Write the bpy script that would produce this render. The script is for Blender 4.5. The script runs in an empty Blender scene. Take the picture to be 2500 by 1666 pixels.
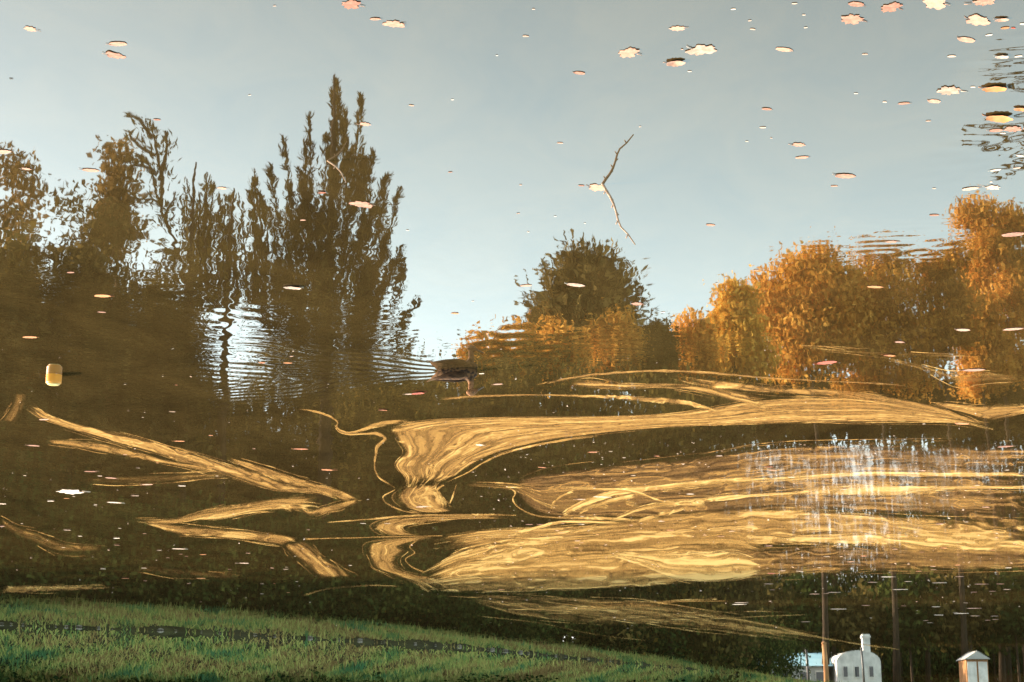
import bpy, bmesh, math, random
import numpy as np
from mathutils import Matrix, Vector, Quaternion

R = math.radians
random.seed(7)
rng = np.random.default_rng(11)
SC = bpy.context.scene
COL = SC.collection

# ------------------------------------------------------------------ camera
CAM_H = 3.8
FPX = 4240.0                     # focal length in photograph pixels (2500 wide)
PITCH = R(13.27)                 # looking down at the pond
cam_data = bpy.data.cameras.new("camera")
cam_data.sensor_width = 36.0
cam_data.lens = 36.0 * FPX / 2500.0
cam_data.clip_start = 0.05
cam_data.clip_end = 3000.0
cam = bpy.data.objects.new("camera", cam_data)
COL.objects.link(cam)
_s, _c = math.sin(PITCH), math.cos(PITCH)
CR = Vector((-1, 0, 0)); CU = Vector((0, -_s, -_c)); CF = Vector((0, _c, -_s))
cam.matrix_world = Matrix(((CR.x, CU.x, -CF.x, 0), (CR.y, CU.y, -CF.y, 0), (CR.z, CU.z, -CF.z, CAM_H), (0, 0, 0, 1)))
SC.camera = cam                  # the camera is held upside down, as the photograph is

# ------------------------------------------------------------------ sky and sun
SUN_EL, SUN_AZ = R(21), R(70)
world = bpy.data.worlds.new("World")
SC.world = world
world.use_nodes = True
wn, wl = world.node_tree.nodes, world.node_tree.links
for n in list(wn): wn.remove(n)
sky = wn.new('ShaderNodeTexSky'); sky.sky_type = 'NISHITA'; sky.sun_disc = False
sky.sun_elevation = SUN_EL; sky.sun_rotation = SUN_AZ
sky.air_density = 1.0; sky.dust_density = 2.0; sky.ozone_density = 1.0
hs = wn.new('ShaderNodeHueSaturation'); hs.inputs['Saturation'].default_value = 0.49; hs.inputs['Hue'].default_value = 0.43
bg = wn.new('ShaderNodeBackground'); bg.inputs['Strength'].default_value = 0.125
out = wn.new('ShaderNodeOutputWorld')
wl.new(sky.outputs[0], hs.inputs['Color']); wl.new(hs.outputs[0], bg.inputs['Color']); wl.new(bg.outputs[0], out.inputs['Surface'])

sun_data = bpy.data.lights.new("sun", 'SUN')
sun_data.energy = 3.2; sun_data.angle = R(0.5); sun_data.color = (1.0, 0.82, 0.58)
sun = bpy.data.objects.new("sun", sun_data); COL.objects.link(sun)
SUN_DIR = Vector((math.cos(SUN_EL) * math.sin(SUN_AZ), math.cos(SUN_EL) * math.cos(SUN_AZ), math.sin(SUN_EL)))
sun.rotation_euler = SUN_DIR.to_track_quat('Z', 'Y').to_euler()
sun.location = (30, 30, 40)

SC.view_settings.view_transform = 'Standard'
SC.view_settings.look = 'None'
SC.view_settings.exposure = 2.5
SC.view_settings.gamma = 1.0
SC.cycles.max_bounces = 6
SC.cycles.transparent_max_bounces = 16

# ------------------------------------------------------------------ places in the photograph -> places in the world
def ray(px, py):
    return CF + CR * ((px - 1250.0) / FPX) + CU * ((833.0 - py) / FPX)
def W(px, py, z=0.0):
    """point of the pond's surface (or of height z) seen at a place of the photograph"""
    d = ray(px, py); t = (CAM_H - z) / -d.z
    return Vector((d.x * t, d.y * t, z))
def RFL(px, py, Y):
    """point at distance Y whose mirror image in the pond is seen at a place of the photograph"""
    d = ray(px, py); t = Y / d.y
    return Vector((d.x * t, Y, -d.z * t - CAM_H))
def PXM(px, py):
    """metres per photograph pixel at that place of the pond"""
    return (W(px, py) - Vector((0, 0, CAM_H))).length / FPX

# ------------------------------------------------------------------ object helpers
def tag(o, label=None, cat=None, group=None, kind=None):
    if label: o['label'] = label
    if cat: o['category'] = cat
    if group: o['group'] = group
    if kind: o['kind'] = kind
    return o
def link(name, data, parent=None, loc=None, mat=None):
    o = bpy.data.objects.new(name, data); COL.objects.link(o)
    if parent: o.parent = parent
    if loc is not None: o.location = loc
    if mat is not None and data is not None: data.materials.append(mat)
    return o
def empty(name, loc, rz=0.0):
    o = link(name, None, None, loc); o.rotation_euler.z = rz; o.empty_display_size = 0.3
    return o
def np_mesh(name, verts, faces, smooth=False):
    """mesh from an (n,3) array and an (m,k) index array"""
    verts = np.asarray(verts, dtype=np.float32); faces = np.asarray(faces, dtype=np.int32)
    m = bpy.data.meshes.new(name); k = faces.shape[1]
    m.vertices.add(len(verts)); m.vertices.foreach_set('co', verts.ravel())
    m.loops.add(faces.size); m.loops.foreach_set('vertex_index', faces.ravel())
    m.polygons.add(len(faces)); m.polygons.foreach_set('loop_start', np.arange(len(faces), dtype=np.int32) * k)
    m.polygons.foreach_set('loop_total', np.full(len(faces), k, dtype=np.int32))
    if smooth: m.polygons.foreach_set('use_smooth', np.ones(len(faces), dtype=bool))
    m.update(calc_edges=True); m.validate()
    return m
def copy_tree(o, parent=None):
    c = o.copy(); COL.objects.link(c)
    if parent: c.parent = parent
    for ch in list(o.children): copy_tree(ch, c)
    return c
class MB:
    """collects tubes and boxes into one mesh"""
    def __init__(s): s.v = []; s.f = []
    def tube(s, pts, radii, n=7, cap=True):
        pts = [Vector(p) for p in pts]; b = len(s.v); ref = Vector((0.31, 0.87, 0.4))
        for i, p in enumerate(pts):
            t = (pts[min(i + 1, len(pts) - 1)] - pts[max(i - 1, 0)]).normalized()
            u = t.cross(ref).normalized(); w = t.cross(u)
            for k in range(n):
                a = 2 * math.pi * k / n
                s.v.append(p + (u * math.cos(a) + w * math.sin(a)) * radii[i])
        for i in range(len(pts) - 1):
            for k in range(n):
                s.f.append((b + i * n + k, b + i * n + (k + 1) % n, b + (i + 1) * n + (k + 1) % n, b + (i + 1) * n + k))
        if cap:
            s.f.append(tuple(b + k for k in range(n))[::-1]); e = b + (len(pts) - 1) * n
            s.f.append(tuple(e + k for k in range(n)))
    def box(s, x0, x1, y0, y1, z0, z1):
        b = len(s.v)
        s.v += [Vector(p) for p in ((x0, y0, z0), (x1, y0, z0), (x1, y1, z0), (x0, y1, z0), (x0, y0, z1), (x1, y0, z1), (x1, y1, z1), (x0, y1, z1))]
        s.f += [tuple(b + i for i in q) for q in ((3, 2, 1, 0), (4, 5, 6, 7), (0, 1, 5, 4), (1, 2, 6, 5), (2, 3, 7, 6), (3, 0, 4, 7))]
    def mesh(s, name, smooth=False):
        m = bpy.data.meshes.new(name); m.from_pydata([tuple(v) for v in s.v], [], s.f)
        if smooth:
            for p in m.polygons: p.use_smooth = True
        m.update(); return m

# ------------------------------------------------------------------ materials
def new_mat(name):
    m = bpy.data.materials.new(name); m.use_nodes = True
    n = m.node_tree.nodes; l = m.node_tree.links
    for x in list(n): n.remove(x)
    o = n.new('ShaderNodeOutputMaterial')
    return m, n, l, o
def math_node(n, l, op, a, b=None, c=None, clamp=False):
    x = n.new('ShaderNodeMath'); x.operation = op; x.use_clamp = clamp
    for i, v in enumerate((a, b, c)):
        if v is None: continue
        if isinstance(v, (int, float)): x.inputs[i].default_value = v
        else: l.new(v, x.inputs[i])
    return x.outputs[0]
def noise(n, l, vec, scale, detail=2.0, rough=0.5, dist=0.0):
    x = n.new('ShaderNodeTexNoise'); x.inputs['Scale'].default_value = scale; x.inputs['Detail'].default_value = detail
    x.inputs['Roughness'].default_value = rough; x.inputs['Distortion'].default_value = dist
    if vec is not None: l.new(vec, x.inputs['Vector'])
    return x
def mapping(n, l, vec, scale=(1, 1, 1), rot=(0, 0, 0), loc=(0, 0, 0)):
    x = n.new('ShaderNodeMapping'); x.inputs['Scale'].default_value = scale; x.inputs['Rotation'].default_value = rot; x.inputs['Location'].default_value = loc
    l.new(vec, x.inputs['Vector']); return x.outputs[0]
def ramp(n, l, fac, stops):
    x = n.new('ShaderNodeValToRGB'); e = x.color_ramp.elements
    while len(e) < len(stops): e.new(0.5)
    for i, (p, c) in enumerate(stops):
        e[i].position = p; e[i].color = (*c, 1) if len(c) == 3 else c
    l.new(fac, x.inputs['Fac']); return x.outputs['Color']
def range_node(n, l, v, a, b, c=0.0, d=1.0, smooth=True):
    x = n.new('ShaderNodeMapRange'); x.interpolation_type = 'SMOOTHSTEP' if smooth else 'LINEAR'
    for i, q in enumerate((v, a, b, c, d)):
        if isinstance(q, (int, float)): x.inputs[i].default_value = q
        else: l.new(q, x.inputs[i])
    return x.outputs[0]

def ripple_normal(n, l, amount):
    """the pond's ambient ripples: slopes of a few thousandths, the same for the water and for the scum lying on it"""
    tc = n.new('ShaderNodeTexCoord'); P = tc.outputs['Object']
    a = noise(n, l, mapping(n, l, P, (2.6, 1.15, 1), (0, 0, R(8))), 1.0, 2.0, 0.5).outputs['Fac']
    b = noise(n, l, mapping(n, l, P, (9.0, 4.5, 1), (0, 0, R(-12))), 1.0, 1.0, 0.5).outputs['Fac']
    patch = noise(n, l, mapping(n, l, P, (0.22, 0.13, 1)), 1.0, 1.0).outputs['Fac']
    sep = n.new('ShaderNodeSeparateXYZ'); l.new(P, sep.inputs[0])
    left = range_node(n, l, sep.outputs['X'], -2.5, 2.0, 0.45, 1.0)          # the side with the duck is livelier
    near = range_node(n, l, sep.outputs['Y'], 21.0, 32.0, 1.0, 0.65)         # the far water, held down by scum, is calm
    near = math_node(n, l, 'MULTIPLY', near, range_node(n, l, sep.outputs['Y'], 10.2, 13.8, 0.30, 1.0))
    env = math_node(n, l, 'MULTIPLY', math_node(n, l, 'MULTIPLY', range_node(n, l, patch, 0.38, 0.62, 0.55, 1.1), left), near)
    h = math_node(n, l, 'MULTIPLY', math_node(n, l, 'ADD', math_node(n, l, 'MULTIPLY', a, 1.0), math_node(n, l, 'MULTIPLY', b, 0.16)), env)
    bp = n.new('ShaderNodeBump'); bp.inputs['Strength'].default_value = 1.0; bp.inputs['Distance'].default_value = amount
    l.new(h, bp.inputs['Height'])
    return bp.outputs['Normal'], P

def mat_water():
    m, n, l, o = new_mat("pond_water")
    nrm, P = ripple_normal(n, l, 0.0021)
    b = n.new('ShaderNodeBsdfPrincipled')
    c = noise(n, l, mapping(n, l, P, (1.1, 0.6, 1)), 1.0, 6.0, 0.7, 0.8).outputs['Fac']
    l.new(ramp(n, l, c, [(0.3, (0.020, 0.013, 0.005)), (0.7, (0.045, 0.029, 0.010))]), b.inputs['Base Color'])
    b.inputs['Roughness'].default_value = 0.012; b.inputs['IOR'].default_value = 1.85
    l.new(nrm, b.inputs['Normal']); l.new(b.outputs[0], o.inputs['Surface'])
    return m

def mat_scum():
    m, n, l, o = new_mat("pond_scum")
    nrm, P = ripple_normal(n, l, 0.0021)
    uv = n.new('ShaderNodeUVMap'); uv.uv_map = 'UVMap'
    at = n.new('ShaderNodeAttribute'); at.attribute_name = 'cover'
    sep = n.new('ShaderNodeSeparateXYZ'); l.new(at.outputs['Vector'], sep.inputs[0])
    cover, edge, tone = sep.outputs[0], sep.outputs[1], sep.outputs[2]
    warp = noise(n, l, mapping(n, l, uv.outputs[0], (0.55, 0.16, 1)), 1.0, 2.0, 0.5)
    wv = n.new('ShaderNodeVectorMath'); wv.operation = 'SCALE'; wv.inputs['Scale'].default_value = 2.8
    l.new(warp.outputs['Color'], wv.inputs[0])
    add = n.new('ShaderNodeVectorMath'); add.operation = 'ADD'; l.new(uv.outputs[0], add.inputs[0]); l.new(wv.outputs[0], add.inputs[1])
    s1 = noise(n, l, mapping(n, l, add.outputs[0], (0.30, 1.15, 1)), 1.0, 5.0, 0.62).outputs['Fac']
    m1 = noise(n, l, mapping(n, l, add.outputs[0], (0.10, 0.30, 1), loc=(3, 9, 0)), 1.0, 2.5, 0.5, 0.7).outputs['Fac']
    fold = math_node(n, l, 'SINE', math_node(n, l, 'MULTIPLY', m1, 21.0))            # folded layers, as marbled paper
    fold = math_node(n, l, 'ADD', math_node(n, l, 'MULTIPLY', fold, 0.19), 0.5)
    s1 = math_node(n, l, 'ADD', math_node(n, l, 'MULTIPLY', s1, 0.5), math_node(n, l, 'MULTIPLY', fold, 0.5))
    s2 = noise(n, l, mapping(n, l, add.outputs[0], (0.30, 1.5, 1), loc=(7, 3, 0)), 1.0, 3.0, 0.6).outputs['Fac']
    # streaks of scum: where noise passes a threshold set by the cover of that place
    thr = math_node(n, l, 'SUBTRACT', 0.86, math_node(n, l, 'MULTIPLY', cover, 0.62))
    ed = range_node(n, l, edge, 0.0, 1.0, 0.30, 0.0)
    dust = noise(n, l, P, 30.0, 2.0, 0.8).outputs['Fac']
    thr2 = math_node(n, l, 'ADD', math_node(n, l, 'ADD', thr, ed), math_node(n, l, 'MULTIPLY', math_node(n, l, 'SUBTRACT', dust, 0.5), 0.32))
    d = math_node(n, l, 'SUBTRACT', s1, thr2)
    alpha = range_node(n, l, d, -0.09, 0.12, 0.0, 1.0)
    slit = math_node(n, l, 'MULTIPLY', range_node(n, l, s2, 0.30, 0.42, 0.5, 1.0), range_node(n, l, fold, 0.312, 0.36, 0.30, 1.0))
    veil = math_node(n, l, 'MULTIPLY', range_node(n, l, edge, 0.15, 0.9), math_node(n, l, 'MULTIPLY', range_node(n, l, cover, 0.2, 1.0, 0.0, 0.92, False), slit))
    alpha = math_node(n, l, 'MAXIMUM', math_node(n, l, 'MULTIPLY', alpha, range_node(n, l, slit, 0.2, 1.0, 0.75, 1.0)), veil)
    var = math_node(n, l, 'ADD', math_node(n, l, 'MULTIPLY', math_node(n, l, 'SUBTRACT', s1, 0.5), 1.0), math_node(n, l, 'MULTIPLY', math_node(n, l, 'SUBTRACT', s2, 0.5), 0.7))
    var = math_node(n, l, 'ADD', var, range_node(n, l, fold, 0.64, 0.688, 0.0, 0.22))
    fine = noise(n, l, P, 22.0, 2.0, 0.7).outputs['Fac']
    var = math_node(n, l, 'ADD', var, math_node(n, l, 'MULTIPLY', math_node(n, l, 'SUBTRACT', fine, 0.5), 0.75))
    thick = math_node(n, l, 'ADD', math_node(n, l, 'ADD', var, 0.36), math_node(n, l, 'MULTIPLY', tone, 0.5), clamp=True)
    col = ramp(n, l, thick, [(0.0, (0.085, 0.046, 0.020)), (0.33, (0.205, 0.108, 0.036)), (0.62, (0.32, 0.178, 0.054)), (1.0, (0.58, 0.39, 0.145))])
    df = n.new('ShaderNodeBsdfDiffuse'); l.new(col, df.inputs['Color'])
    gl = n.new('ShaderNodeBsdfGlossy'); gl.inputs['Roughness'].default_value = 0.03; l.new(nrm, gl.inputs['Normal'])
    fr = n.new('ShaderNodeFresnel'); fr.inputs['IOR'].default_value = 1.4
    mg = n.new('ShaderNodeMixShader'); l.new(math_node(n, l, 'MULTIPLY', fr.outputs[0], 0.8), mg.inputs[0]); l.new(df.outputs[0], mg.inputs[1]); l.new(gl.outputs[0], mg.inputs[2])
    tr = n.new('ShaderNodeBsdfTransparent')
    mx = n.new('ShaderNodeMixShader'); l.new(alpha, mx.inputs[0]); l.new(tr.outputs[0], mx.inputs[1]); l.new(mg.outputs[0], mx.inputs[2])
    l.new(mx.outputs[0], o.inputs['Surface'])
    return m

def mat_leaf(name, stops, scale=0.5, translucent=0.3, rnd=0.5):
    """foliage: clumps of differing colour, each leaf a little different"""
    m, n, l, o = new_mat(name)
    tc = n.new('ShaderNodeTexCoord'); g = n.new('ShaderNodeNewGeometry'); oi = n.new('ShaderNodeObjectInfo')
    nz = noise(n, l, tc.outputs['Object'], scale, 2.0, 0.6).outputs['Fac']
    f = math_node(n, l, 'ADD', nz, math_node(n, l, 'MULTIPLY', math_node(n, l, 'SUBTRACT', g.outputs['Random Per Island'], 0.5), rnd))
    f = math_node(n, l, 'ADD', f, math_node(n, l, 'MULTIPLY', math_node(n, l, 'SUBTRACT', oi.outputs['Random'], 0.5), 0.12))
    col = ramp(n, l, f, stops)
    d = n.new('ShaderNodeBsdfDiffuse'); t = n.new('ShaderNodeBsdfTranslucent'); mx = n.new('ShaderNodeMixShader')
    l.new(col, d.inputs['Color']); l.new(col, t.inputs['Color']); mx.inputs[0].default_value = translucent
    l.new(d.outputs[0], mx.inputs[1]); l.new(t.outputs[0], mx.inputs[2]); l.new(mx.outputs[0], o.inputs['Surface'])
    return m
def mat_plain(name, c0, c1, scale=8.0, rough=0.7, bump=0.0, coords='Object', stretch=(1, 1, 1)):
    m, n, l, o = new_mat(name)
    tc = n.new('ShaderNodeTexCoord')
    v = mapping(n, l, tc.outputs[coords], stretch)
    nz = noise(n, l, v, scale, 4.0, 0.6).outputs['Fac']
    b = n.new('ShaderNodeBsdfPrincipled'); l.new(ramp(n, l, nz, [(0.32, c0), (0.68, c1)]), b.inputs['Base Color'])
    b.inputs['Roughness'].default_value = rough
    if rough >= 0.7: b.inputs['Specular IOR Level'].default_value = 0.08
    if bump:
        bp = n.new('ShaderNodeBump'); bp.inputs['Distance'].default_value = bump; l.new(nz, bp.inputs['Height']); l.new(bp.outputs[0], b.inputs['Normal'])
    l.new(b.outputs[0], o.inputs['Surface'])
    return m

M_WATER = mat_water(); M_SCUM = mat_scum()
M_GROUND = mat_plain("ground_grass", (0.016, 0.014, 0.007), (0.045, 0.042, 0.015), 0.9, 0.9)
M_GRASS = mat_leaf("grass_blades", [(0.34, (0.065, 0.16, 0.07)), (0.45, (0.19, 0.25, 0.065)), (0.55, (0.40, 0.38, 0.12)), (0.64, (0.22, 0.15, 0.06))], 0.42, 0.35, 0.22)
M_BARK = mat_plain("bark", (0.018, 0.013, 0.008), (0.050, 0.034, 0.022), 3.0, 0.9, 0.02, 'Object', (4, 4, 0.6))
M_BARK_PALE = mat_plain("pale_bark", (0.16, 0.10, 0.055), (0.34, 0.22, 0.12), 3.0, 0.9, 0.02, 'Object', (4, 4, 0.6))
M_DARK = mat_leaf("dark_olive_leaves", [(0.25, (0.030, 0.026, 0.010)), (0.6, (0.090, 0.072, 0.024)), (0.85, (0.19, 0.13, 0.038))], 0.35)
M_OLIVE = mat_leaf("olive_leaves", [(0.25, (0.030, 0.030, 0.010)), (0.6, (0.095, 0.080, 0.022)), (0.85, (0.20, 0.13, 0.030))], 0.35)
M_GREEN = mat_leaf("green_leaves", [(0.25, (0.012, 0.022, 0.008)), (0.6, (0.040, 0.060, 0.016)), (0.85, (0.12, 0.12, 0.03))], 0.35)
M_ORANGE = mat_leaf("orange_leaves", [(0.25, (0.36, 0.17, 0.03)), (0.55, (0.76, 0.38, 0.07)), (0.85, (0.88, 0.52, 0.12))], 0.4, 0.45)
M_RUST = mat_leaf("rust_leaves", [(0.25, (0.28, 0.125, 0.025)), (0.55, (0.60, 0.29, 0.05)), (0.85, (0.78, 0.42, 0.09))], 0.35, 0.35)
M_GOLD = mat_leaf("gold_leaves", [(0.25, (0.46, 0.25, 0.035)), (0.55, (0.80, 0.46, 0.08)), (0.85, (0.90, 0.60, 0.13))], 0.4, 0.35)
M_TAN = mat_leaf("tan_leaves", [(0.25, (0.14, 0.085, 0.03)), (0.55, (0.30, 0.18, 0.06)), (0.85, (0.42, 0.26, 0.09))], 0.4)
M_CONIFER = mat_leaf("conifer_needles", [(0.25, (0.075, 0.056, 0.02)), (0.6, (0.25, 0.175, 0.055)), (0.85, (0.42, 0.29, 0.09))], 0.4, 0.15)

# ------------------------------------------------------------------ pond outline and ground height
SHORE = np.array([(22, 47.0), (16.2, 54.2), (10, 58.3), (2.3, 66.0), (-9, 85.0), (-18, 104), (-24, 113), (-40, 113), (-44, 100), (-30, 78), (-17, 44),
                  (-11.5, 25), (-9, 8), (-10, -14), (-4, -26), (6, -26), (13, -10), (14, 14), (19, 34)], dtype=float)
def shore_dist(x, y):
    """signed distance to the pond's edge, negative over the water"""
    x = np.asarray(x, float); y = np.asarray(y, float); d = np.full(x.shape, 1e9); inside = np.zeros(x.shape, bool)
    n = len(SHORE)
    for i in range(n):
        ax, ay = SHORE[i]; bx, by = SHORE[(i + 1) % n]; ex, ey = bx - ax, by - ay
        t = np.clip(((x - ax) * ex + (y - ay) * ey) / (ex * ex + ey * ey), 0, 1)
        d = np.minimum(d, np.hypot(x - ax - t * ex, y - ay - t * ey))
        c = ((ay > y) != (by > y)) & (x < (bx - ax) * (y - ay) / (by - ay + 1e-12) + ax)
        inside ^= c
    return np.where(inside, -d, d)
def gz(x, y):
    d = shore_dist(x, y)
    low = np.clip((np.asarray(x, float) + 16) / 8, 0.12, 1.0)                # the far right shore is low
    z = np.where(d < 0, np.maximum(d * 0.5, -1.2), np.minimum(0.10 + d * 0.19, 1.25) * low + np.clip(d - 9, 0, 60) * 0.02 * low)
    return z + np.where(d > 0, 0.05 * np.sin(x * 1.7 + y * 0.9) + 0.04 * np.sin(y * 2.3 - x), 0)
def gz1(x, y): return float(gz(np.array([x]), np.array([y]))[0])

def lines(fine, coarse):
    a = set()
    for lo, hi, st in fine + coarse:
        a |= set(np.round(np.arange(lo, hi + st * 0.5, st), 4).tolist())
    return np.array(sorted(a))
def grid_faces(nx, ny):
    i = np.arange(nx * ny).reshape(ny, nx)
    return np.stack([i[:-1, :-1].ravel(), i[:-1, 1:].ravel(), i[1:, 1:].ravel(), i[1:, :-1].ravel()], 1)

xs = lines([(-50, 50, 0.8)], [(-900, -100, 80), (-100, -50, 5), (50, 100, 5), (100, 900, 80)])
ys = lines([(40, 135, 0.8)], [(-400, -40, 60), (-40, 40, 2), (135, 200, 5), (200, 1500, 100)])
X, Y = np.meshgrid(xs, ys)
g = link('ground', np_mesh('ground', np.stack([X.ravel(), Y.ravel(), gz(X, Y).ravel()], 1), grid_faces(len(xs), len(ys)), True), mat=M_GROUND)
tag(g, kind='structure')

# ------------------------------------------------------------------ water with the duck's wake and a few rings
DUCK = W(1112, 905)
def wake(x, y):
    h = np.zeros_like(x)
    s = x - (DUCK.x - 0.05)                  # the duck swims towards -x, so its wake trails towards +x
    l = y - DUCK.y
    wob = 0.05 * np.sin(x * 2.1 + y * 1.3) + 0.04 * np.sin(x * 4.7 - y * 3.1)
    for sg, ang, lam, amp in ((1, 0.50, 0.16, 0.00125), (-1, 0.58, 0.17, 0.00100)):
        q = sg * l + wob + np.clip(s, 0, 4) * 0.030 * (np.sin(1.9 * x + 3.1 * y) + np.sin(4.3 * x - 2.3 * y + 1))
        env = np.exp(-((q - ang * s) / (0.10 + 0.26 * np.clip(s, 0, 9))) ** 2) * np.clip(s / 0.25, 0, 1) * np.exp(-np.clip(s, 0, 9) / 2.4)
        h += amp * env * np.sin(2 * np.pi / lam * (q * 0.86 - 0.50 * s) + 0.8 * np.sin(2.2 * s + sg)) * np.clip(1.15 - np.clip(s - 0.8, 0, 1) * 0.75 * (0.5 + 0.5 * np.sin(5.3 * x + 2.7 * y) * np.sin(3.1 * x - 4.9 * y + 2)), 0, 1)
    env = np.exp(-(l / (0.15 + 0.30 * np.clip(s, 0, 9))) ** 2) * np.clip(s / 0.3, 0, 1) * np.exp(-np.clip(s, 0, 9) / 2.2)
    h += 0.0009 * env * np.sin(2 * np.pi / 0.19 * (l * 0.85 + 0.35 * s) + 1.5 * np.sin(1.7 * s))
    # older rings spreading over the pond: place in the photograph, wavelength, height, inner and outer radius
    for px, py, lam, amp, sx, sy, seed in ((640, 850, 0.24, 0.00042, 0.95, 1.5, 1), (520, 760, 0.16, 0.00034, 0.5, 1.0, 2), (1255, 850, 0.19, 0.00042, 0.55, 0.8, 3), (850, 800, 0.17, 0.00022, 0.6, 1.2, 4),
                                        (160, 700, 0.15, 0.00026, 0.35, 0.7, 5), (2440, 350, 0.13, 0.00034, 0.35, 0.7, 6), (2470, 140, 0.12, 0.00030, 0.35, 0.5, 7), (2200, 590, 0.15, 0.00022, 0.5, 0.5, 8), (1560, 845, 0.16, 0.0002, 0.8, 0.6, 9)):
        c = W(px, py); u, v = x - c.x, y - c.y; env = np.exp(-(u / sx) ** 2 - (v / sy) ** 2); q = random.Random(seed)
        for k in range(12):
            a = q.gauss(1.57, 0.75); kk = 2 * np.pi / (lam * q.uniform(0.6, 2.4)); p1, p2 = q.uniform(0, 6), q.uniform(0, 6)
            h += amp / 2.2 * env * (kk * lam / 6.28) ** -0.5 * np.sin(kk * (np.cos(a) * u + np.sin(a) * v) + p1 + 1.8 * np.sin(u * q.uniform(1, 4) + v * q.uniform(0.8, 3) + p2)) * (0.5 + 0.5 * np.sin(u * q.uniform(2, 6) + v * q.uniform(-3, 3) + p2))
    return h
xs = lines([(-4.4, 5.2, 0.04)], [(-60, -8, 4), (-8, -4.4, 0.4), (5.2, 8, 0.4), (8, 40, 4)])
ys = lines([(8.0, 21.0, 0.025)], [(-40, 4, 4), (4, 8, 0.4), (21, 30, 0.5), (30, 140, 4)])
X, Y = np.meshgrid(xs, ys)
wat = link('water', np_mesh('water', np.stack([X.ravel(), Y.ravel(), wake(X, Y).ravel()], 1), grid_faces(len(xs), len(ys)), True), mat=M_WATER)
tag(wat, kind='structure')

# ------------------------------------------------------------------ golden scum drifting on the water
def catmull(P, n):
    P = np.asarray(P, float); P = np.vstack([2 * P[0] - P[1], P, 2 * P[-1] - P[-2]]); o = []
    for i in range(1, len(P) - 2):
        for t in np.linspace(0, 1, n, endpoint=False):
            a, b, c, d = P[i - 1], P[i], P[i + 1], P[i + 2]
            o.append(0.5 * (2 * b + (c - a) * t + (2 * a - 5 * b + 4 * c - d) * t * t + (3 * b - a - 3 * c + d) * t ** 3))
    o.append(P[-2]); return np.array(o)
SV, SF, SUV, SC_ = [], [], [], []
fr_ = random.Random(5)
sc_off = [0, 0.0]
def ribbon(sections, cover, tone=0.0, nv=11, soft=0.34):
    """a swath of scum: sections (x1,y1,x2,y2) across its flow, in order along the flow"""
    S = catmull(sections, 9); k = len(S); b = sc_off[0]; zz = 0.0008 + 6e-6 * len(SV)
    if nv > 5: filaments(sections, 0.85, tone * 0.5, 7 if nv < 20 else 12); b = sc_off[0]
    mid = 0.5 * (S[:, :2] + S[:, 2:]); ln = np.concatenate([[0], np.cumsum(np.hypot(*(np.diff(mid, axis=0) * np.array([1, 2.2])).T))])
    wid = np.hypot(S[:, 2] - S[:, 0], (S[:, 3] - S[:, 1]) * 2.0); wm = 0.5 * wid.mean() + 0.5 * wid.max()
    v, uv, at = [], [], []
    for i in range(k):
        for j in range(nv):
            f = j / (nv - 1); px = S[i, 0] * (1 - f) + S[i, 2] * f; py = S[i, 1] * (1 - f) + S[i, 3] * f
            q = W(px, py, zz); v.append(q); uv.append((ln[i] / 60.0 + sc_off[1], f * wm / 14.0 + sc_off[1] * 0.37))
            e = min(f, 1 - f) / soft; t = i / (k - 1); e = min(e, min(t, 1 - t) / 0.12, 1.0)
            at.append((cover, e, tone))
    fi = grid_faces(nv, k) + b
    V = np.array(v); a, b_, c = V[fi[:, 0] - b], V[fi[:, 1] - b], V[fi[:, 3] - b]; e1, e2 = b_ - a, c - a
    down = (e1[:, 0] * e2[:, 1] - e1[:, 1] * e2[:, 0]) < 0; fi[down] = fi[down][:, ::-1]          # every face looks up
    SV.append(V); SF.append(fi); SUV.append(np.array(uv)); SC_.append(np.array(at)); sc_off[0] += len(v); sc_off[1] += 13.7
def filaments(sections, cover, tone, count):
    """fine threads torn off the two edges of a swath"""
    S = catmull(sections, 5); k = len(S)
    for q in range(count):
        a = fr_.uniform(0, 0.75); b = min(1.0, a + fr_.uniform(0.15, 0.5)); i0, i1 = int(a * (k - 1)), int(b * (k - 1))
        if i1 - i0 < 3: continue
        side = fr_.choice((0, 2)); off = fr_.uniform(-5, 9); ph = fr_.uniform(0, 6); P = []
        for i in range(i0, i1 + 1, 2):
            f = (i - i0) / max(1, i1 - i0); ex, ey = S[i, side], S[i, side + 1]; ox, oy = S[i, 2 - side], S[i, 3 - side]; L = math.hypot(ex - ox, ey - oy) + 1e-6
            o = off * (0.4 + f) + 2.5 * math.sin(5 * f + ph); P.append((ex + (ex - ox) / L * o, ey + (ey - oy) / L * o * 0.7, fr_.uniform(1.5, 3.2) * (1 - 0.5 * f)))
        if len(P) >= 3: strand(P, cover, tone)
def strand(pts, cover=1.0, tone=0.2):
    """a thin strand: (x, y, width) along its flow"""
    P = np.array(pts, float); sec = []
    for i in range(len(P)):
        t = P[min(i + 1, len(P) - 1), :2] - P[max(i - 1, 0), :2]; t = t / np.hypot(*t); nn = np.array([-t[1], t[0]]) * P[i, 2] * 0.5
        sec.append((P[i, 0] - nn[0], P[i, 1] - nn[1], P[i, 0] + nn[0], P[i, 1] + nn[1]))
    ribbon(sec, cover, tone, 5, 0.5)
def hband(pts, cover, tone=0.0, soft=0.30):
    ribbon([(x, a, x, b) for x, a, b in pts], cover, tone, 13, soft)

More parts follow.
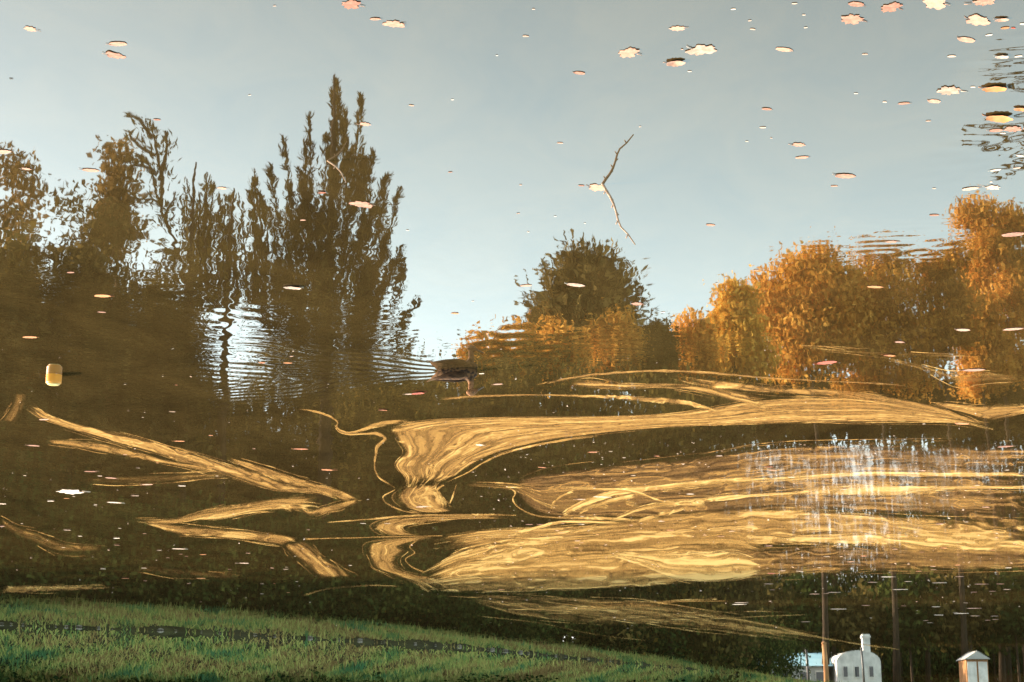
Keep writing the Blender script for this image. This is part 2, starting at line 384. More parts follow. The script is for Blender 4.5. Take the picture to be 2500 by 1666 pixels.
# the zigzag on the left
ribbon([(73, 972, 50, 995), (115, 1006, 100, 1026), (172, 1028, 172, 1050), (245, 1046, 245, 1073), (325, 1063, 325, 1096), (402, 1084, 402, 1118), (478, 1106, 478, 1146), (558, 1133, 532, 1156), (634, 1152, 594, 1177), (708, 1186, 666, 1198), (784, 1192, 746, 1204), (850, 1204, 830, 1216)], 0.80, 0.1)
ribbon([(551, 1114, 553, 1124), (612, 1129, 612, 1150), (689, 1152, 673, 1176), (765, 1177, 746, 1196), (841, 1198, 822, 1219), (884, 1222, 861, 1230)], 0.86, 0.25)
ribbon([(107, 1073, 111, 1083), (172, 1075, 172, 1091), (249, 1081, 249, 1106), (325, 1099, 325, 1120), (402, 1122, 402, 1133), (478, 1136, 478, 1146), (545, 1150, 540, 1158)], 0.84, 0.2)
ribbon([(803, 1202, 765, 1262), (688, 1211, 688, 1248), (612, 1223, 612, 1256), (555, 1231, 540, 1269), (497, 1244, 490, 1272), (459, 1257, 450, 1279), (421, 1266, 400, 1281), (325, 1267, 333, 1275)], 0.86, 0.25)
ribbon([(884, 1224, 868, 1220), (846, 1242, 833, 1225), (802, 1254, 788, 1235), (766, 1261, 755, 1249), (733, 1250, 733, 1238)], 0.80, 0.2)
ribbon([(345, 1272, 345, 1277), (402, 1277, 420, 1302), (460, 1283, 440, 1310), (535, 1288, 490, 1313), (612, 1294, 574, 1318), (688, 1303, 650, 1329), (742, 1315, 692, 1335)], 0.80, 0.1)
ribbon([(686, 1330, 745, 1316), (697, 1345, 770, 1335), (717, 1362, 795, 1358), (742, 1382, 824, 1378), (762, 1402, 848, 1394), (775, 1412, 868, 1410)], 0.74, 0.0)
strand([(745, 1317, 5), (790, 1315, 3), (850, 1314, 3), (950, 1311, 3), (1080, 1309, 3)])
ribbon([(35, 960, 70, 960), (25, 990, 60, 1000), (0, 1030, 40, 1035)], 0.6, 0.0, 9, 0.5)
hband([(0, 1262, 1285), (40, 1283, 1310), (90, 1298, 1330), (150, 1320, 1350), (260, 1335, 1345)], 0.62, 0.0, 0.5)
hband([(0, 1431, 1450), (100, 1430, 1447), (200, 1432, 1442), (270, 1434, 1438)], 0.85, 0.1)
hband([(200, 1165, 1180), (330, 1160, 1182), (450, 1155, 1175), (560, 1150, 1165)], 0.45, 0.0, 0.5)
hband([(330, 1378, 1392), (430, 1385, 1412), (520, 1398, 1415), (590, 1406, 1412)], 0.50, -0.2, 0.5)
# the thin squiggle and the big fan in the middle
strand([(715, 998, 2), (761, 1003.5, 6), (802, 1016, 6), (824, 1030, 6), (822, 1042, 7), (831, 1052, 7), (850, 1057, 7), (877, 1052, 8), (911, 1040, 12), (955, 1032, 14), (1010, 1030, 12)], 1.0, 0.3)
strand([(817, 1038, 2), (821, 1048, 3), (832, 1057, 4), (853, 1061, 4), (890, 1059, 6), (921, 1060, 12), (940, 1072, 14), (922, 1090, 12), (918, 1110, 8), (915, 1140, 5), (926, 1166, 5), (965, 1190, 5)], 1.0, 0.25)
ribbon([(985, 1192, 1075, 1180), (985, 1165, 1108, 1164), (962, 1135, 1150, 1136), (985, 1105, 1200, 1112), (968, 1075, 1268, 1092), (958, 1045, 1352, 1076), (1040, 1027, 1440, 1063), (1220, 1020, 1530, 1053), (1430, 1018, 1660, 1043), (1650, 1010, 1820, 1036), (1850, 978, 1960, 1031), (2050, 972, 2090, 1030), (2200, 985, 2230, 1030), (2330, 1010, 2340, 1034), (2425, 1040, 2425, 1050)], 0.90, 0.15, 25, 0.06)
strand([(1092, 1176, 3), (1140, 1155, 4), (1180, 1130, 5), (1230, 1108, 6), (1300, 1090, 6), (1380, 1075, 6), (1480, 1062, 5)], 1.0, 0.3)
ribbon([(2268, 981, 2272, 988), (2350, 983, 2350, 1012), (2430, 986, 2420, 1030), (2600, 986, 2510, 1008)], 0.85, 0.1)
strand([(1312, 941, 5), (1382, 926, 9), (1450, 915, 8), (1600, 906, 7), (1750, 912, 7), (1850, 921, 6), (2000, 930, 5), (2150, 937, 5), (2230, 945, 4)], 0.95, 0.0)
hband([(1385, 930, 944), (1440, 925, 950), (1520, 936, 952), (1620, 934, 950), (1720, 940, 962), (1800, 955, 985), (1880, 970, 1005)], 0.70, 0.0, 0.3)
strand([(1062, 976, 4), (1110, 972, 10), (1160, 968, 9), (1300, 965, 5), (1450, 968, 8), (1570, 974, 14), (1670, 984, 15), (1752, 1004, 4)], 0.95, 0.1)
hband([(1640, 918, 932), (1740, 926, 948), (1850, 938, 960), (1960, 946, 966), (2080, 956, 976), (2180, 970, 990), (2260, 986, 1002), (2340, 1012, 1024), (2425, 1038, 1046)], 0.78, 0.1, 0.3)
hband([(2150, 868, 878), (2250, 890, 905), (2330, 912, 940), (2400, 905, 935), (2500, 920, 930)], 0.5, 0.0, 0.4)
hband([(1950, 842, 850), (2100, 856, 866), (2250, 862, 872), (2400, 866, 876)], 0.4, 0.0, 0.5)
# below the waist of the fan
ribbon([(988, 1186, 1072, 1180), (962, 1212, 1076, 1204), (982, 1238, 1090, 1225), (1015, 1250, 1092, 1240), (1060, 1254, 1105, 1248)], 0.88, 0.0)
strand([(965, 1196, 3), (936, 1213, 4), (945, 1230, 4), (985, 1248, 4), (1030, 1254, 5)])
strand([(1085, 1183, 6), (1068, 1195, 7), (1070, 1210, 5)]); strand([(1115, 1180, 2), (1108, 1205, 4), (1098, 1230, 3)])
strand([(800, 1276, 2), (900, 1268, 4), (1000, 1260, 5), (1100, 1258, 6), (1260, 1257, 5)])
ribbon([(1260, 1259, 1230, 1268), (1130, 1260, 1130, 1269), (1030, 1261, 1050, 1276), (950, 1267, 995, 1283), (909, 1283, 985, 1291), (928, 1301, 1002, 1301), (960, 1310, 1028, 1309)], 0.88, 0.25)
ribbon([(1060, 1311, 1050, 1317), (980, 1313, 1000, 1326), (903, 1325, 985, 1337), (893, 1345, 998, 1346), (898, 1366, 972, 1366), (910, 1387, 985, 1391), (950, 1403, 1020, 1401), (1005, 1428, 1062, 1410), (1045, 1447, 1095, 1433)], 0.86, 0.15)
strand([(1020, 1318, 4), (1000, 1335, 5), (1012, 1350, 5), (990, 1366, 5), (1008, 1386, 5), (1040, 1398, 5)])
# the broad streaky field on the right
hband([(1250, 1176, 1196), (1330, 1150, 1262), (1500, 1130, 1268), (1700, 1110, 1268), (1900, 1084, 1255), (2200, 1076, 1265), (2600, 1076, 1300)], 0.84, -0.45, 0.16)
hband([(1060, 1310, 1350), (1200, 1290, 1330), (1350, 1285, 1330), (1500, 1268, 1335), (1700, 1245, 1335), (1900, 1240, 1335), (2100, 1248, 1340), (2300, 1262, 1385), (2600, 1270, 1390)], 0.86, 0.22, 0.2)
hband([(1030, 1398, 1440), (1130, 1345, 1447), (1250, 1318, 1447), (1400, 1308, 1443), (1550, 1300, 1436), (1700, 1298, 1424), (1800, 1300, 1418), (1880, 1330, 1412)], 0.84, 0.40, 0.06)
hband([(1640, 1330, 1420), (1820, 1332, 1414), (2000, 1330, 1404), (2150, 1332, 1396), (2330, 1335, 1394), (2600, 1345, 1388)], 0.78, -0.35, 0.25)
hband([(1120, 1180, 1186), (1250, 1182, 1200), (1350, 1200, 1250), (1480, 1180, 1255), (1580, 1185, 1250)], 0.55, 0.0, 0.2)
hband([(1330, 1184, 1189), (1460, 1191, 1198), (1560, 1190, 1202), (1660, 1178, 1192), (1760, 1168, 1182), (1900, 1166, 1176), (2100, 1153, 1163), (2300, 1154, 1165), (2600, 1152, 1162)], 1.0, 0.7, 0.3)
hband([(1600, 1228, 1234), (1750, 1212, 1224), (1900, 1203, 1210), (2050, 1190, 1211), (2180, 1187, 1213), (2300, 1187, 1198), (2600, 1184, 1194)], 1.0, 0.8, 0.3)
for s in ([(1345, 1246, 5), (1352, 1228, 9), (1372, 1212, 8), (1402, 1198, 5)], [(1376, 1256, 14), (1427, 1227, 20), (1491, 1206, 18), (1541, 1200, 10)], [(1411, 1257, 8), (1443, 1238, 12), (1507, 1221, 12), (1548, 1210, 8)],
          [(1383, 1188, 4), (1459, 1196, 7), (1539, 1200, 8), (1620, 1224, 6), (1700, 1232, 8)], [(1498, 1267, 6), (1571, 1241, 14), (1635, 1231, 14), (1720, 1231, 8)], [(1555, 1274, 10), (1619, 1256, 12), (1670, 1243, 6)],
          [(1250, 1305, 4), (1300, 1291, 8), (1364, 1277, 10), (1427, 1274, 10), (1523, 1277, 5)], [(1300, 1308, 5), (1380, 1301, 9), (1460, 1288, 10), (1540, 1284, 5)],
          [(1240, 1188, 3), (1258, 1203, 6), (1252, 1222, 6), (1275, 1245, 6), (1330, 1262, 6), (1480, 1266, 8), (1560, 1270, 5)], [(1200, 1192, 2), (1260, 1190, 3), (1310, 1198, 4)], [(1110, 1345, 3), (1200, 1325, 6), (1300, 1318, 8), (1380, 1310, 5)]):
    strand(s, 1.0, 0.6)
hband([(1165, 1366, 1374), (1220, 1344, 1377), (1280, 1333, 1371), (1330, 1342, 1352)], 1.0, 0.9, 0.3)
hband([(1480, 1347, 1356), (1560, 1347, 1382), (1640, 1346, 1412), (1720, 1347, 1420), (1800, 1348, 1416), (1856, 1368, 1402)], 0.93, 0.85, 0.2)
hband([(1900, 1305, 1320), (2050, 1300, 1330), (2200, 1300, 1330), (2350, 1310, 1345), (2600, 1320, 1350)], 0.93, 0.7, 0.3)
# scum lying in the shade of the bank
hband([(1130, 1449, 1460), (1250, 1452, 1502), (1400, 1456, 1522), (1550, 1466, 1528), (1700, 1486, 1534), (1850, 1516, 1548), (2050, 1556, 1576)], 0.62, 0.1, 0.15)
strand([(1560, 1470, 4), (1650, 1468, 7), (1750, 1462, 5)]); strand([(1600, 1480, 4), (1700, 1500, 7), (1850, 1522, 7), (2000, 1556, 6), (2200, 1588, 4)])
for q in range(26):
    x0 = fr_.uniform(1080, 1650); y0 = 1450 + fr_.uniform(0, 55) + (x0 - 1080) * 0.02; L = fr_.uniform(120, 420); sl = fr_.uniform(-0.03, 0.16)
    strand([(x0, y0, 2), (x0 + L * 0.35, y0 + sl * L * 0.3 + fr_.uniform(-4, 4), fr_.uniform(2, 5)), (x0 + L * 0.7, y0 + sl * L * 0.75, fr_.uniform(2, 5)), (x0 + L, y0 + sl * L + fr_.uniform(-4, 4), 2)], 0.9, fr_.uniform(0.0, 0.6))
strand([(740, 1455, 5), (800, 1438, 8), (900, 1430, 6), (980, 1432, 4)], 0.8, 0.0)
sm = np_mesh('scum', np.vstack(SV), np.vstack(SF))
uvl = sm.uv_layers.new(name='UVMap'); U = np.vstack(SUV); li = np.empty(len(sm.loops), dtype=np.int32); sm.loops.foreach_get('vertex_index', li)
uvl.data.foreach_set('uv', U[li].astype(np.float32).ravel())
att = sm.attributes.new('cover', 'FLOAT_VECTOR', 'POINT'); att.data.foreach_set('vector', np.vstack(SC_).astype(np.float32).ravel())
scum = link('pond_scum', sm, mat=M_SCUM)
tag(scum, 'golden marbled scum drifting in swirls on the brown pond', 'pond scum', kind='stuff')

# ------------------------------------------------------------------ trees
def quads(c, size, d=None, elong=1.5, spread=1.0):
    """leaf-sized faces at centres c; d = preferred long direction"""
    n = len(c); a = rng.normal(size=(n, 3))
    if d is not None: a = d + a * spread * 0.35
    a /= np.linalg.norm(a, axis=1)[:, None]
    b = np.cross(a, rng.normal(size=(n, 3))); b /= np.linalg.norm(b, axis=1)[:, None]
    s = size * rng.uniform(0.6, 1.35, n)[:, None]
    a = a * s * elong * 0.5; b = b * s * 0.42
    v = np.stack([c - a, c + b * 0.9 - a * 0.1, c + a, c - b * 0.9 - a * 0.1], 1).reshape(-1, 3)
    return v, np.arange(n * 4).reshape(-1, 4)
def ell_points(n, c, r, shell=0.45):
    u = rng.normal(size=(n, 3)); u /= np.linalg.norm(u, axis=1)[:, None]
    return np.array(c) + u * (rng.uniform(0, 1, n) ** shell)[:, None] * np.array(r)
def crown_mesh(name, lobes, leaves, size, clump=0.9, per=14, elong=1.5, shell=0.45):
    vol = np.array([r[0] * r[1] * r[2] for c, r in lobes]) ** 0.75; vol = vol / vol.sum(); cs = []
    for (c, r), w in zip(lobes, vol):
        k = max(3, int(leaves * w / per)); p = ell_points(k, c, r, shell)
        cs.append(np.repeat(p, per, 0) + rng.normal(size=(k * per, 3)) * clump * np.array([0.55, 0.55, 0.4]))
    v, f = quads(np.vstack(cs), size, None, elong)
    return np_mesh(name, v, f)
def trunk_mesh(name, h, r, tips, lean=(0, 0), z0=-0.6):
    mb = MB(); P = []
    for i in range(7):
        t = i / 6; P.append((lean[0] * t * t + 0.12 * h * 0.06 * math.sin(5 * t + r * 40), lean[1] * t * t + 0.10 * h * 0.06 * math.sin(4 * t + 2), z0 + (h - z0) * t))
    mb.tube(P, [r * (1.25 - 0.35 * min(1, t * 6)) * (1 - 0.85 * t) + 0.02 for t in [i / 6 for i in range(7)]], 9)
    for tx, ty, tz in tips:
        zb = min(h * 0.8, max(h * 0.22, tz - abs(tx) * 0.7 - abs(ty) * 0.5)); t = zb / h
        b = Vector((lean[0] * t * t, lean[1] * t * t, zb)); e = Vector((tx, ty, tz)); mid = b.lerp(e, 0.5) + Vector((0, 0, 0.08 * (e - b).length))
        mb.tube([b, mid, e], [r * 0.42 * (1 - 0.6 * t) + 0.02, r * 0.25 * (1 - 0.6 * t) + 0.018, 0.02], 6)
    return mb.mesh(name, True)
def plant(name, x, y, trunk, crown, label, cat='tree', group=None, bark=None, leaf=None, z=None):
    root = empty(name, (x, y, gz1(x, y) if z is None else z))
    tag(root, label, cat, group)
    if trunk is not None: link('trunk', trunk, root, mat=bark or M_BARK)
    link('crown', crown, root, mat=leaf)
    return root
def tree_at(name, Yd, px, top, wid, bot, leaf, leaves, label, size=0.30, nl=9, group=None, bark=None, dense=1.0, clump=0.9, depth=0.8, shape='round', elong=1.5, lean=(0, 0), shell=0.45):
    """a tree at distance Yd whose mirrored crown spans wid pixels around px and rises from bot to top in the photograph"""
    x = RFL(px, 900, Yd).x; g0 = gz1(x, Yd)
    zt = RFL(px, top, Yd).z - g0; zb = max(RFL(px, bot, Yd).z - g0, 0.4); rx = wid * 0.5 * Yd / FPX * 1.02
    H = zt - zb; cz = 0.5 * (zt + zb); lobes = []; tips = []
    for i in range(nl):
        t = (i + 0.5) / nl; zc = zb + H * (0.12 + 0.80 * t)
        if shape == 'round': k = math.sqrt(max(0.12, 1 - (2 * t - 0.85) ** 2))
        elif shape == 'cone': k = 1.0 - 0.80 * t
        else: k = 0.9
        a = i * 2.399 + rng.uniform(0, 0.8); rr = rx * k * 0.55
        lr = rx * (0.34 + 0.16 * rng.uniform()) * (0.55 + 0.45 * k)
        c = (rr * math.cos(a) + lean[0] * t, rr * depth * math.sin(a) + lean[1] * t, min(zc, zt - lr * 0.6)); lobes.append((c, (lr, lr * depth, min(lr * 0.85, H * 0.28)))); tips.append(c)
    if shape == 'round': lobes.append(((lean[0] * .5, 0, cz), (rx * 0.62, rx * 0.62 * depth, H * 0.40)))
    cm = crown_mesh(name + '_crown', lobes, int(leaves * dense), size, clump, 14, elong, shell)
    tm = trunk_mesh(name + '_trunk', zb + H * 0.72, 0.006 * zt + 0.05, tips[:7], lean)
    return plant(name, x, Yd, tm, cm, label, 'tree', group, bark, leaf)

# --- left: the dark clump, the thin leaning tree, the wispy saplings, the tall spiky tree
tree_at('dark_tree', 66.5, 190, 400, 330, 1300, M_DARK, 10000, 'broad dark tree mirrored on the left, tallest of the dark clump', 0.19, 11, dense=1.0)
tree_at('dark_tree', 69.0, 400, 560, 300, 1300, M_DARK, 7000, 'dark round tree mirrored between the broad dark tree and the wispy saplings', 0.20, 10)
tree_at('birch_tree', 71.5, 265, 335, 130, 640, M_TAN, 3000, 'tan leaved slender tree rising out of the dark clump', 0.20, 9, clump=0.7, shape='cone', bark=M_BARK_PALE)
tree_at('birch_tree', 69.0, 15, 345, 120, 800, M_TAN, 2000, 'thin tan tree mirrored at the left edge of the pond', 0.20, 9, clump=0.8, bark=M_BARK_PALE, shape='column')
tree_at('dark_tree', 66.0, 30, 520, 180, 1300, M_OLIVE, 6000, 'olive brown tree mirrored at the left edge below the thin tan tree', 0.25, 9)
def branchy(name, Yd, base, lines_px, leaf, size, per_m, width, label, bark=M_BARK, elong=2.6, core=None, core_n=0, wood=0.055, spread=1.0, tip=None):
    """a tree drawn by its branches: each a line of photograph places (its mirror image), feathered with leaves along it"""
    bx = RFL(base, 900, Yd).x; g0 = gz1(bx, Yd); O = np.array([bx, Yd, g0]); mb = MB(); cs, ds = [], []
    for ln in lines_px:
        yo = rng.uniform(-1.6, 1.6)
        P = np.array([list(RFL(px, py, Yd)) for px, py in ln]); P = catmull(P, 5) if len(P) > 2 else np.linspace(P[0], P[-1], 6)
        P[:, 1] += np.linspace(0, yo, len(P)); P = P - O
        L = np.linalg.norm(np.diff(P, axis=0), axis=1).sum(); k = len(P)
        mb.tube([Vector(p) for p in P], [wood * (1 - 0.8 * i / (k - 1)) + 0.012 for i in range(k)], 5)
        n = int(L * per_m); t = rng.uniform(0, 1, n) ** 0.8; idx = np.clip((t * (k - 1)).astype(int), 0, k - 2); fr = (t * (k - 1) - idx)[:, None]
        c = P[idx] * (1 - fr) + P[idx + 1] * fr; d = P[idx + 1] - P[idx]; d /= np.linalg.norm(d, axis=1)[:, None]
        w = (width * ((1.0 - t) ** 0.8 if tip is None else tip + (1 - tip) * (1 - t)) + 0.05)[:, None]
        off = rng.normal(size=(n, 3)) * w; off[:, 2] = np.abs(off[:, 2]) * 0.6 - 0.1
        cs.append(c + off); dd = d + off * 0.5 / (w + 0.01) * 0.5; ds.append(dd / np.linalg.norm(dd, axis=1)[:, None])
    if core:
        for (cx, cy, wx, hy), cn in zip(core, core_n):
            a = np.array(list(RFL(cx, cy, Yd))) - O; r = (wx * Yd / FPX * 0.5, wx * Yd / FPX * 0.45, abs(RFL(cx, cy - hy / 2, Yd).z - RFL(cx, cy + hy / 2, Yd).z) / 2)
            k = cn // 8; p = np.repeat(ell_points(k, a, r, 0.5), 8, 0) + rng.normal(size=(k * 8, 3)) * 0.35; cs.append(p)
            u = np.tile([[0, 0, 1.0]], (len(p), 1)) + np.stack([(p[:, 0] - a[0]) / r[0] * 0.5, np.zeros(len(p)), np.zeros(len(p))], 1); ds.append(u / np.linalg.norm(u, axis=1)[:, None])
    v, f = quads(np.vstack(cs), size, np.vstack(ds), elong, spread)
    top = max(P[:, 2].max(), 2.0)
    zmid = RFL(base, lines_px[0][-1][1], Yd).z - g0
    mb.tube([(0, 0, -0.6), (0.05, 0, zmid * 0.5), (0, 0, zmid)], [0.012 * zmid + 0.05, 0.009 * zmid + 0.03, 0.04], 8)
    return plant(name, bx, Yd, mb.mesh(name + '_trunk', True), np_mesh(name + '_crown', v, f), label, 'tree', None, bark, leaf)

branchy('leaning_tree', 70.5, 455, [[(470, 740), (440, 640), (412, 560), (395, 500), (372, 420), (345, 395)], [(395, 500), (390, 420), (372, 340), (362, 285)], [(388, 440), (405, 370), (400, 320)], [(372, 420), (340, 400), (310, 395)],
        [(412, 560), (400, 520), (420, 450)], [(395, 500), (360, 480), (325, 470)], [(372, 340), (350, 310), (330, 305)], [(380, 380), (330, 350), (320, 330)], [(440, 640), (420, 620), (395, 640)]],
        M_OLIVE, 0.13, 24, 0.42, 'thin leaning tree with sparse leaves between dark clump and wispy saplings', wood=0.09)
sap = []
for k in range(34):
    x0 = random.uniform(455, 650); t = random.uniform(415, 560) + (0 if x0 > 560 else 20)
    sap.append([(x0 + random.uniform(-8, 8), 760), (x0 + random.uniform(-12, 12), 0.5 * (760 + t)), (x0 + random.uniform(-30, 30), t)])
branchy('wispy_tree', 73.0, 550, sap, M_OLIVE, 0.13, 17, 0.45, 'wispy see-through tree mirrored between dark clump and spiky tree', wood=0.05, core=[(600, 700, 150, 180)], core_n=[350])
spires = [[(800, 900), (805, 600), (812, 400), (824, 280), (820, 178)], [(800, 700), (815, 520), (815, 350), (806, 200)], [(830, 640), (862, 460), (878, 340), (888, 245)], [(770, 700), (755, 560), (760, 400), (758, 280)], [(760, 720), (728, 600), (708, 470), (690, 330)],
          [(770, 700), (742, 560), (742, 430), (738, 320)], [(840, 700), (880, 560), (898, 440), (912, 365)], [(830, 600), (848, 470), (850, 380), (848, 290)], [(850, 720), (905, 600), (930, 500), (945, 400)], [(860, 760), (920, 660), (955, 560), (978, 455)],
          [(850, 650), (890, 560), (920, 480), (950, 420)], [(870, 800), (930, 730), (965, 680), (995, 640)], [(740, 760), (700, 620), (680, 520), (665, 425)], [(720, 760), (690, 640), (670, 560), (640, 480)], [(720, 800), (660, 700), (635, 600), (618, 480)],
          [(880, 860), (950, 810), (1000, 780), (1025, 745)], [(720, 840), (650, 760), (620, 680), (600, 600)], [(870, 700), (900, 640), (930, 610), (940, 560)], [(790, 600), (790, 470), (795, 340), (790, 300)], [(810, 520), (835, 400), (838, 320), (842, 300)]]
for k in range(22):
    x0 = random.uniform(700, 900); x1 = x0 + (x0 - 800) * 0.55 + random.uniform(-10, 10); t = 360 + abs(x1 - 815) * 2.3 + random.uniform(-30, 120)
    spires.append([(x0, 880), (0.5 * (x0 + x1) - (x0 - 800) * 0.1, 0.5 * (880 + t)), (x1, t)])
for k in range(85):
    y0 = random.uniform(380, 880); half = (y0 - 150) * 0.25; sx = random.choice((-1, 1)); x0 = 812 + sx * half * random.uniform(0.3, 1.0) - (y0 - 300) * 0.02; L = random.uniform(45, 120)
    xt = x0 + sx * L * random.uniform(0.25, 0.45)
    if y0 - L < 200 + abs(xt - 820) * 2.1: continue
    spires.append([(x0 - sx * 14, y0 + 25), (x0 + sx * L * 0.22, y0 - L * 0.35), (xt, y0 - L)])
branchy('spiky_tree', 73.0, 800, spires, M_DARK, 0.105, 46, 0.17, 'tall dark tree with feathery upright spires, tallest mirrored tree', elong=3.6, core=[(790, 640, 160, 460), (800, 800, 250, 360), (760, 760, 260, 300), (850, 900, 230, 260)], core_n=[1300, 2000, 1000, 1100], wood=0.035, spread=1.0)

# --- middle: round conifer over orange shrubs
con = []
for k in range(105):
    t = k / 104.0; sx = random.choice((-1, 1)); y0 = 640 + 250 * t ** 0.9; half = 138 * min(1, 0.14 + math.sqrt(1 - (1 - t) ** 2)) * random.uniform(0.55, 1.05)
    con.append([(1437 + sx * random.uniform(0, 6), y0 + 40), (1437 + sx * half * 0.55, y0 + 18 - 10 * t), (1437 + sx * half, y0 - 45 + 15 * t)])
for k in range(9): con.append([(1437, 720), (1437 + (k - 4) * 6, 660), (1437 + (k - 4) * 13 + random.uniform(-4, 4), 598 + abs(k - 4) * 7)])
branchy('conifer_tree', 100.0, 1437, [[(1437, 980), (1437, 800), (1438, 680)]] + con, M_CONIFER, 0.24, 26, 0.62, 'broad rounded conifer mirrored above the orange shrubs', elong=2.2, core=[(1437, 690, 130, 150), (1437, 780, 215, 170)], core_n=[800, 1600], wood=0.12, spread=1.2, tip=0.75)
for a in ((93, 1180, 828, 110, 960, M_ORANGE, 'rust coloured shrubby tree mirrored just right of the duck'), (93, 1262, 790, 115, 980, M_ORANGE, 'rust tree mirrored between duck and the conifer, lower than the orange ones'), (95, 1360, 798, 150, 960, M_ORANGE, 'rust orange tree mirrored under the conifer on its left side'),
          (98, 1500, 758, 150, 950, M_ORANGE, 'bright orange tree mirrored under the conifer on its right side'), (99, 1600, 778, 110, 1000, M_OLIVE, 'olive bushy tree mirrored right of the conifer and orange tree'), (104, 1690, 765, 130, 960, M_ORANGE, 'low rust tree mirrored left of the gold tree')):
    tree_at('autumn_tree', a[0], a[1], a[2], a[3], a[4], a[5], 8000, a[6], 0.22, 8, clump=0.8)

# --- right: gold and orange crowns
tree_at('gold_tree', 112.0, 1795, 690, 190, 930, M_GOLD, 15000, 'bright gold tree mirrored left of the big round crown', 0.26, 11, clump=0.9, shape='cone')
tree_at('autumn_tree', 118.0, 1985, 595, 350, 930, M_ORANGE, 26000, 'large round orange tree mirrored between gold tree and brown trees', 0.26, 13, clump=1.0)
tree_at('autumn_tree', 121.0, 2150, 590, 340, 1000, M_RUST, 16000, 'large brown crowned tree mirrored right of the round orange tree', 0.26, 11, clump=1.1)
tree_at('autumn_tree', 122.0, 2310, 590, 170, 900, M_RUST, 9000, 'narrow brown tree mirrored beside the tall orange tree', 0.26, 10, clump=1.0, shape='column')
tree_at('autumn_tree', 128.0, 2455, 475, 220, 990, M_ORANGE, 26000, 'tall orange tree mirrored at the right edge of the pond', 0.26, 14, clump=1.0, shape='column')
tree_at('autumn_tree', 126.0, 2400, 700, 160, 990, M_ORANGE, 10000, 'lower orange crown mirrored in front of tall orange tree', 0.26, 9, clump=0.9)

# --- woods behind the banks, a few crowns repeated
GRP = 'dark wood trees behind the bank'
def proto(name, leaf, leaves, nl, size, hh=12.0):
    lobes = []; tips = []
    for i in range(nl):
        t = (i + 0.5) / nl; a = i * 2.4 + rng.uniform(0, .6); k = math.sqrt(max(0.15, 1 - (2 * t - 0.8) ** 2)); r = 1.5 + rng.uniform(0, 0.8)
        c = (2.6 * k * math.cos(a), 2.4 * k * math.sin(a), 0.9 + t * (hh - 2.6)); lobes.append((c, (r, r, r * 0.9))); tips.append(c)
    return crown_mesh(name, lobes, leaves, size, 0.9), trunk_mesh(name + '_stem', hh * 0.8, 0.11, tips[:6])
PR = [proto('wood_crown', M_DARK, 10000, 14, 0.20), proto('wood_crown', M_OLIVE, 9000, 13, 0.21), proto('wood_crown', M_GREEN, 8000, 13, 0.20), proto('wood_crown', M_DARK, 5000, 13, 0.20)]
PM = [M_DARK, M_OLIVE, M_GREEN, M_GREEN]
LBL = ['dark olive tree in the dense wood behind the grassy bank', 'brown olive tree in the dense wood behind the grassy bank', 'green tree in the dense wood behind the grassy bank', 'loose crowned tree with sky gaps in the wood on the right']
ROOT = {}
def wood(k, x, y, h, wscale=1.0):
    if k not in ROOT:
        cm, tm = PR[k]; r = plant('wood_tree', x, y, tm, cm, LBL[k], 'tree', GRP, M_BARK, PM[k]); ROOT[k] = r
    else:
        r = copy_tree(ROOT[k])
    r.location = (x, y, gz1(x, y)); s = h / 12.0
    r.scale = (s * wscale, s * wscale, s); r.rotation_euler.z = random.uniform(0, 6.28)
# left and middle woods, up to the tops seen in the pond (y ~ 860 in the photograph)
for i in range(13):
    px = -60 + i * 95; Yd = 76 + 0.016 * max(0, px) + random.uniform(-1, 1) + (3 if px > 900 else 0)
    x = RFL(px, 900, Yd).x; wood(random.choice((0, 0, 1)), x, Yd, RFL(px, random.uniform(850, 900) + (20 if px > 950 else 0) + (60 if 400 < px < 680 else 0), Yd).z, 0.8)
for i in range(10):
    px = -40 + i * 110; Yd = 72.0 + 0.012 * max(0, px) + (5 if px > 850 else 0); x = RFL(px, 900, Yd).x
    wood(random.choice((0, 1, 2)), x, Yd, RFL(px, random.uniform(1040, 1180), Yd).z, 1.25)
for i in range(9):
    px = 960 + i * 95; Yd = 77.5 + (px - 960) * 0.0165 + random.uniform(-1, 1); x = RFL(px, 900, Yd).x
    wood(random.choice((0, 1, 1, 2)), x, Yd, RFL(px, random.uniform(872, 930), Yd).z, 0.75)
for i in range(8):
    px = 1000 + i * 85; Yd = 77 + 0.01 * (px - 1000) + random.uniform(-1, 1) + i * 1.2; x = RFL(px, 900, Yd).x
    wood(random.choice((0, 2, 2, 1)), x, Yd, RFL(px, random.uniform(1090, 1240), Yd).z, 1.2)
# right: looser, the sky shows through
for i in range(13):
    if i == 6: continue
    px = 1660 + i * 72; Yd = 140 + random.uniform(-3, 5); x = RFL(px, 900, Yd).x
    wood(3, x, Yd, RFL(px, random.uniform(880, 960), Yd).z, 0.5)
for px, yt, wd, nlf in ((1690, 900, 190, 6500), (1800, 915, 170, 5000), (1905, 900, 190, 6500), (2010, 905, 190, 6500), (2120, 915, 190, 6000), (2230, 910, 170, 5000), (2330, 925, 170, 5000), (2420, 910, 180, 6000), (2500, 930, 170, 5000)):
    tree_at('backing_tree', 136.0 + random.uniform(-1, 2), px, yt, wd, 1075, M_OLIVE, nlf, 'olive crown filling in behind the orange trees on the right', 0.36, 8, group='olive trees behind the orange trees', clump=1.0)
for i in range(9):
    px = 1640 + i * 105 + random.uniform(-20, 20); Yd = 146 + random.uniform(0, 6); x = RFL(px, 900, Yd).x
    wood(random.choice((0, 2, 3)), x, Yd, RFL(px, (1120, 1290, 1260, 1200, 1330, 1290, 1150, 1180, 1120)[i], Yd).z, 1.0)
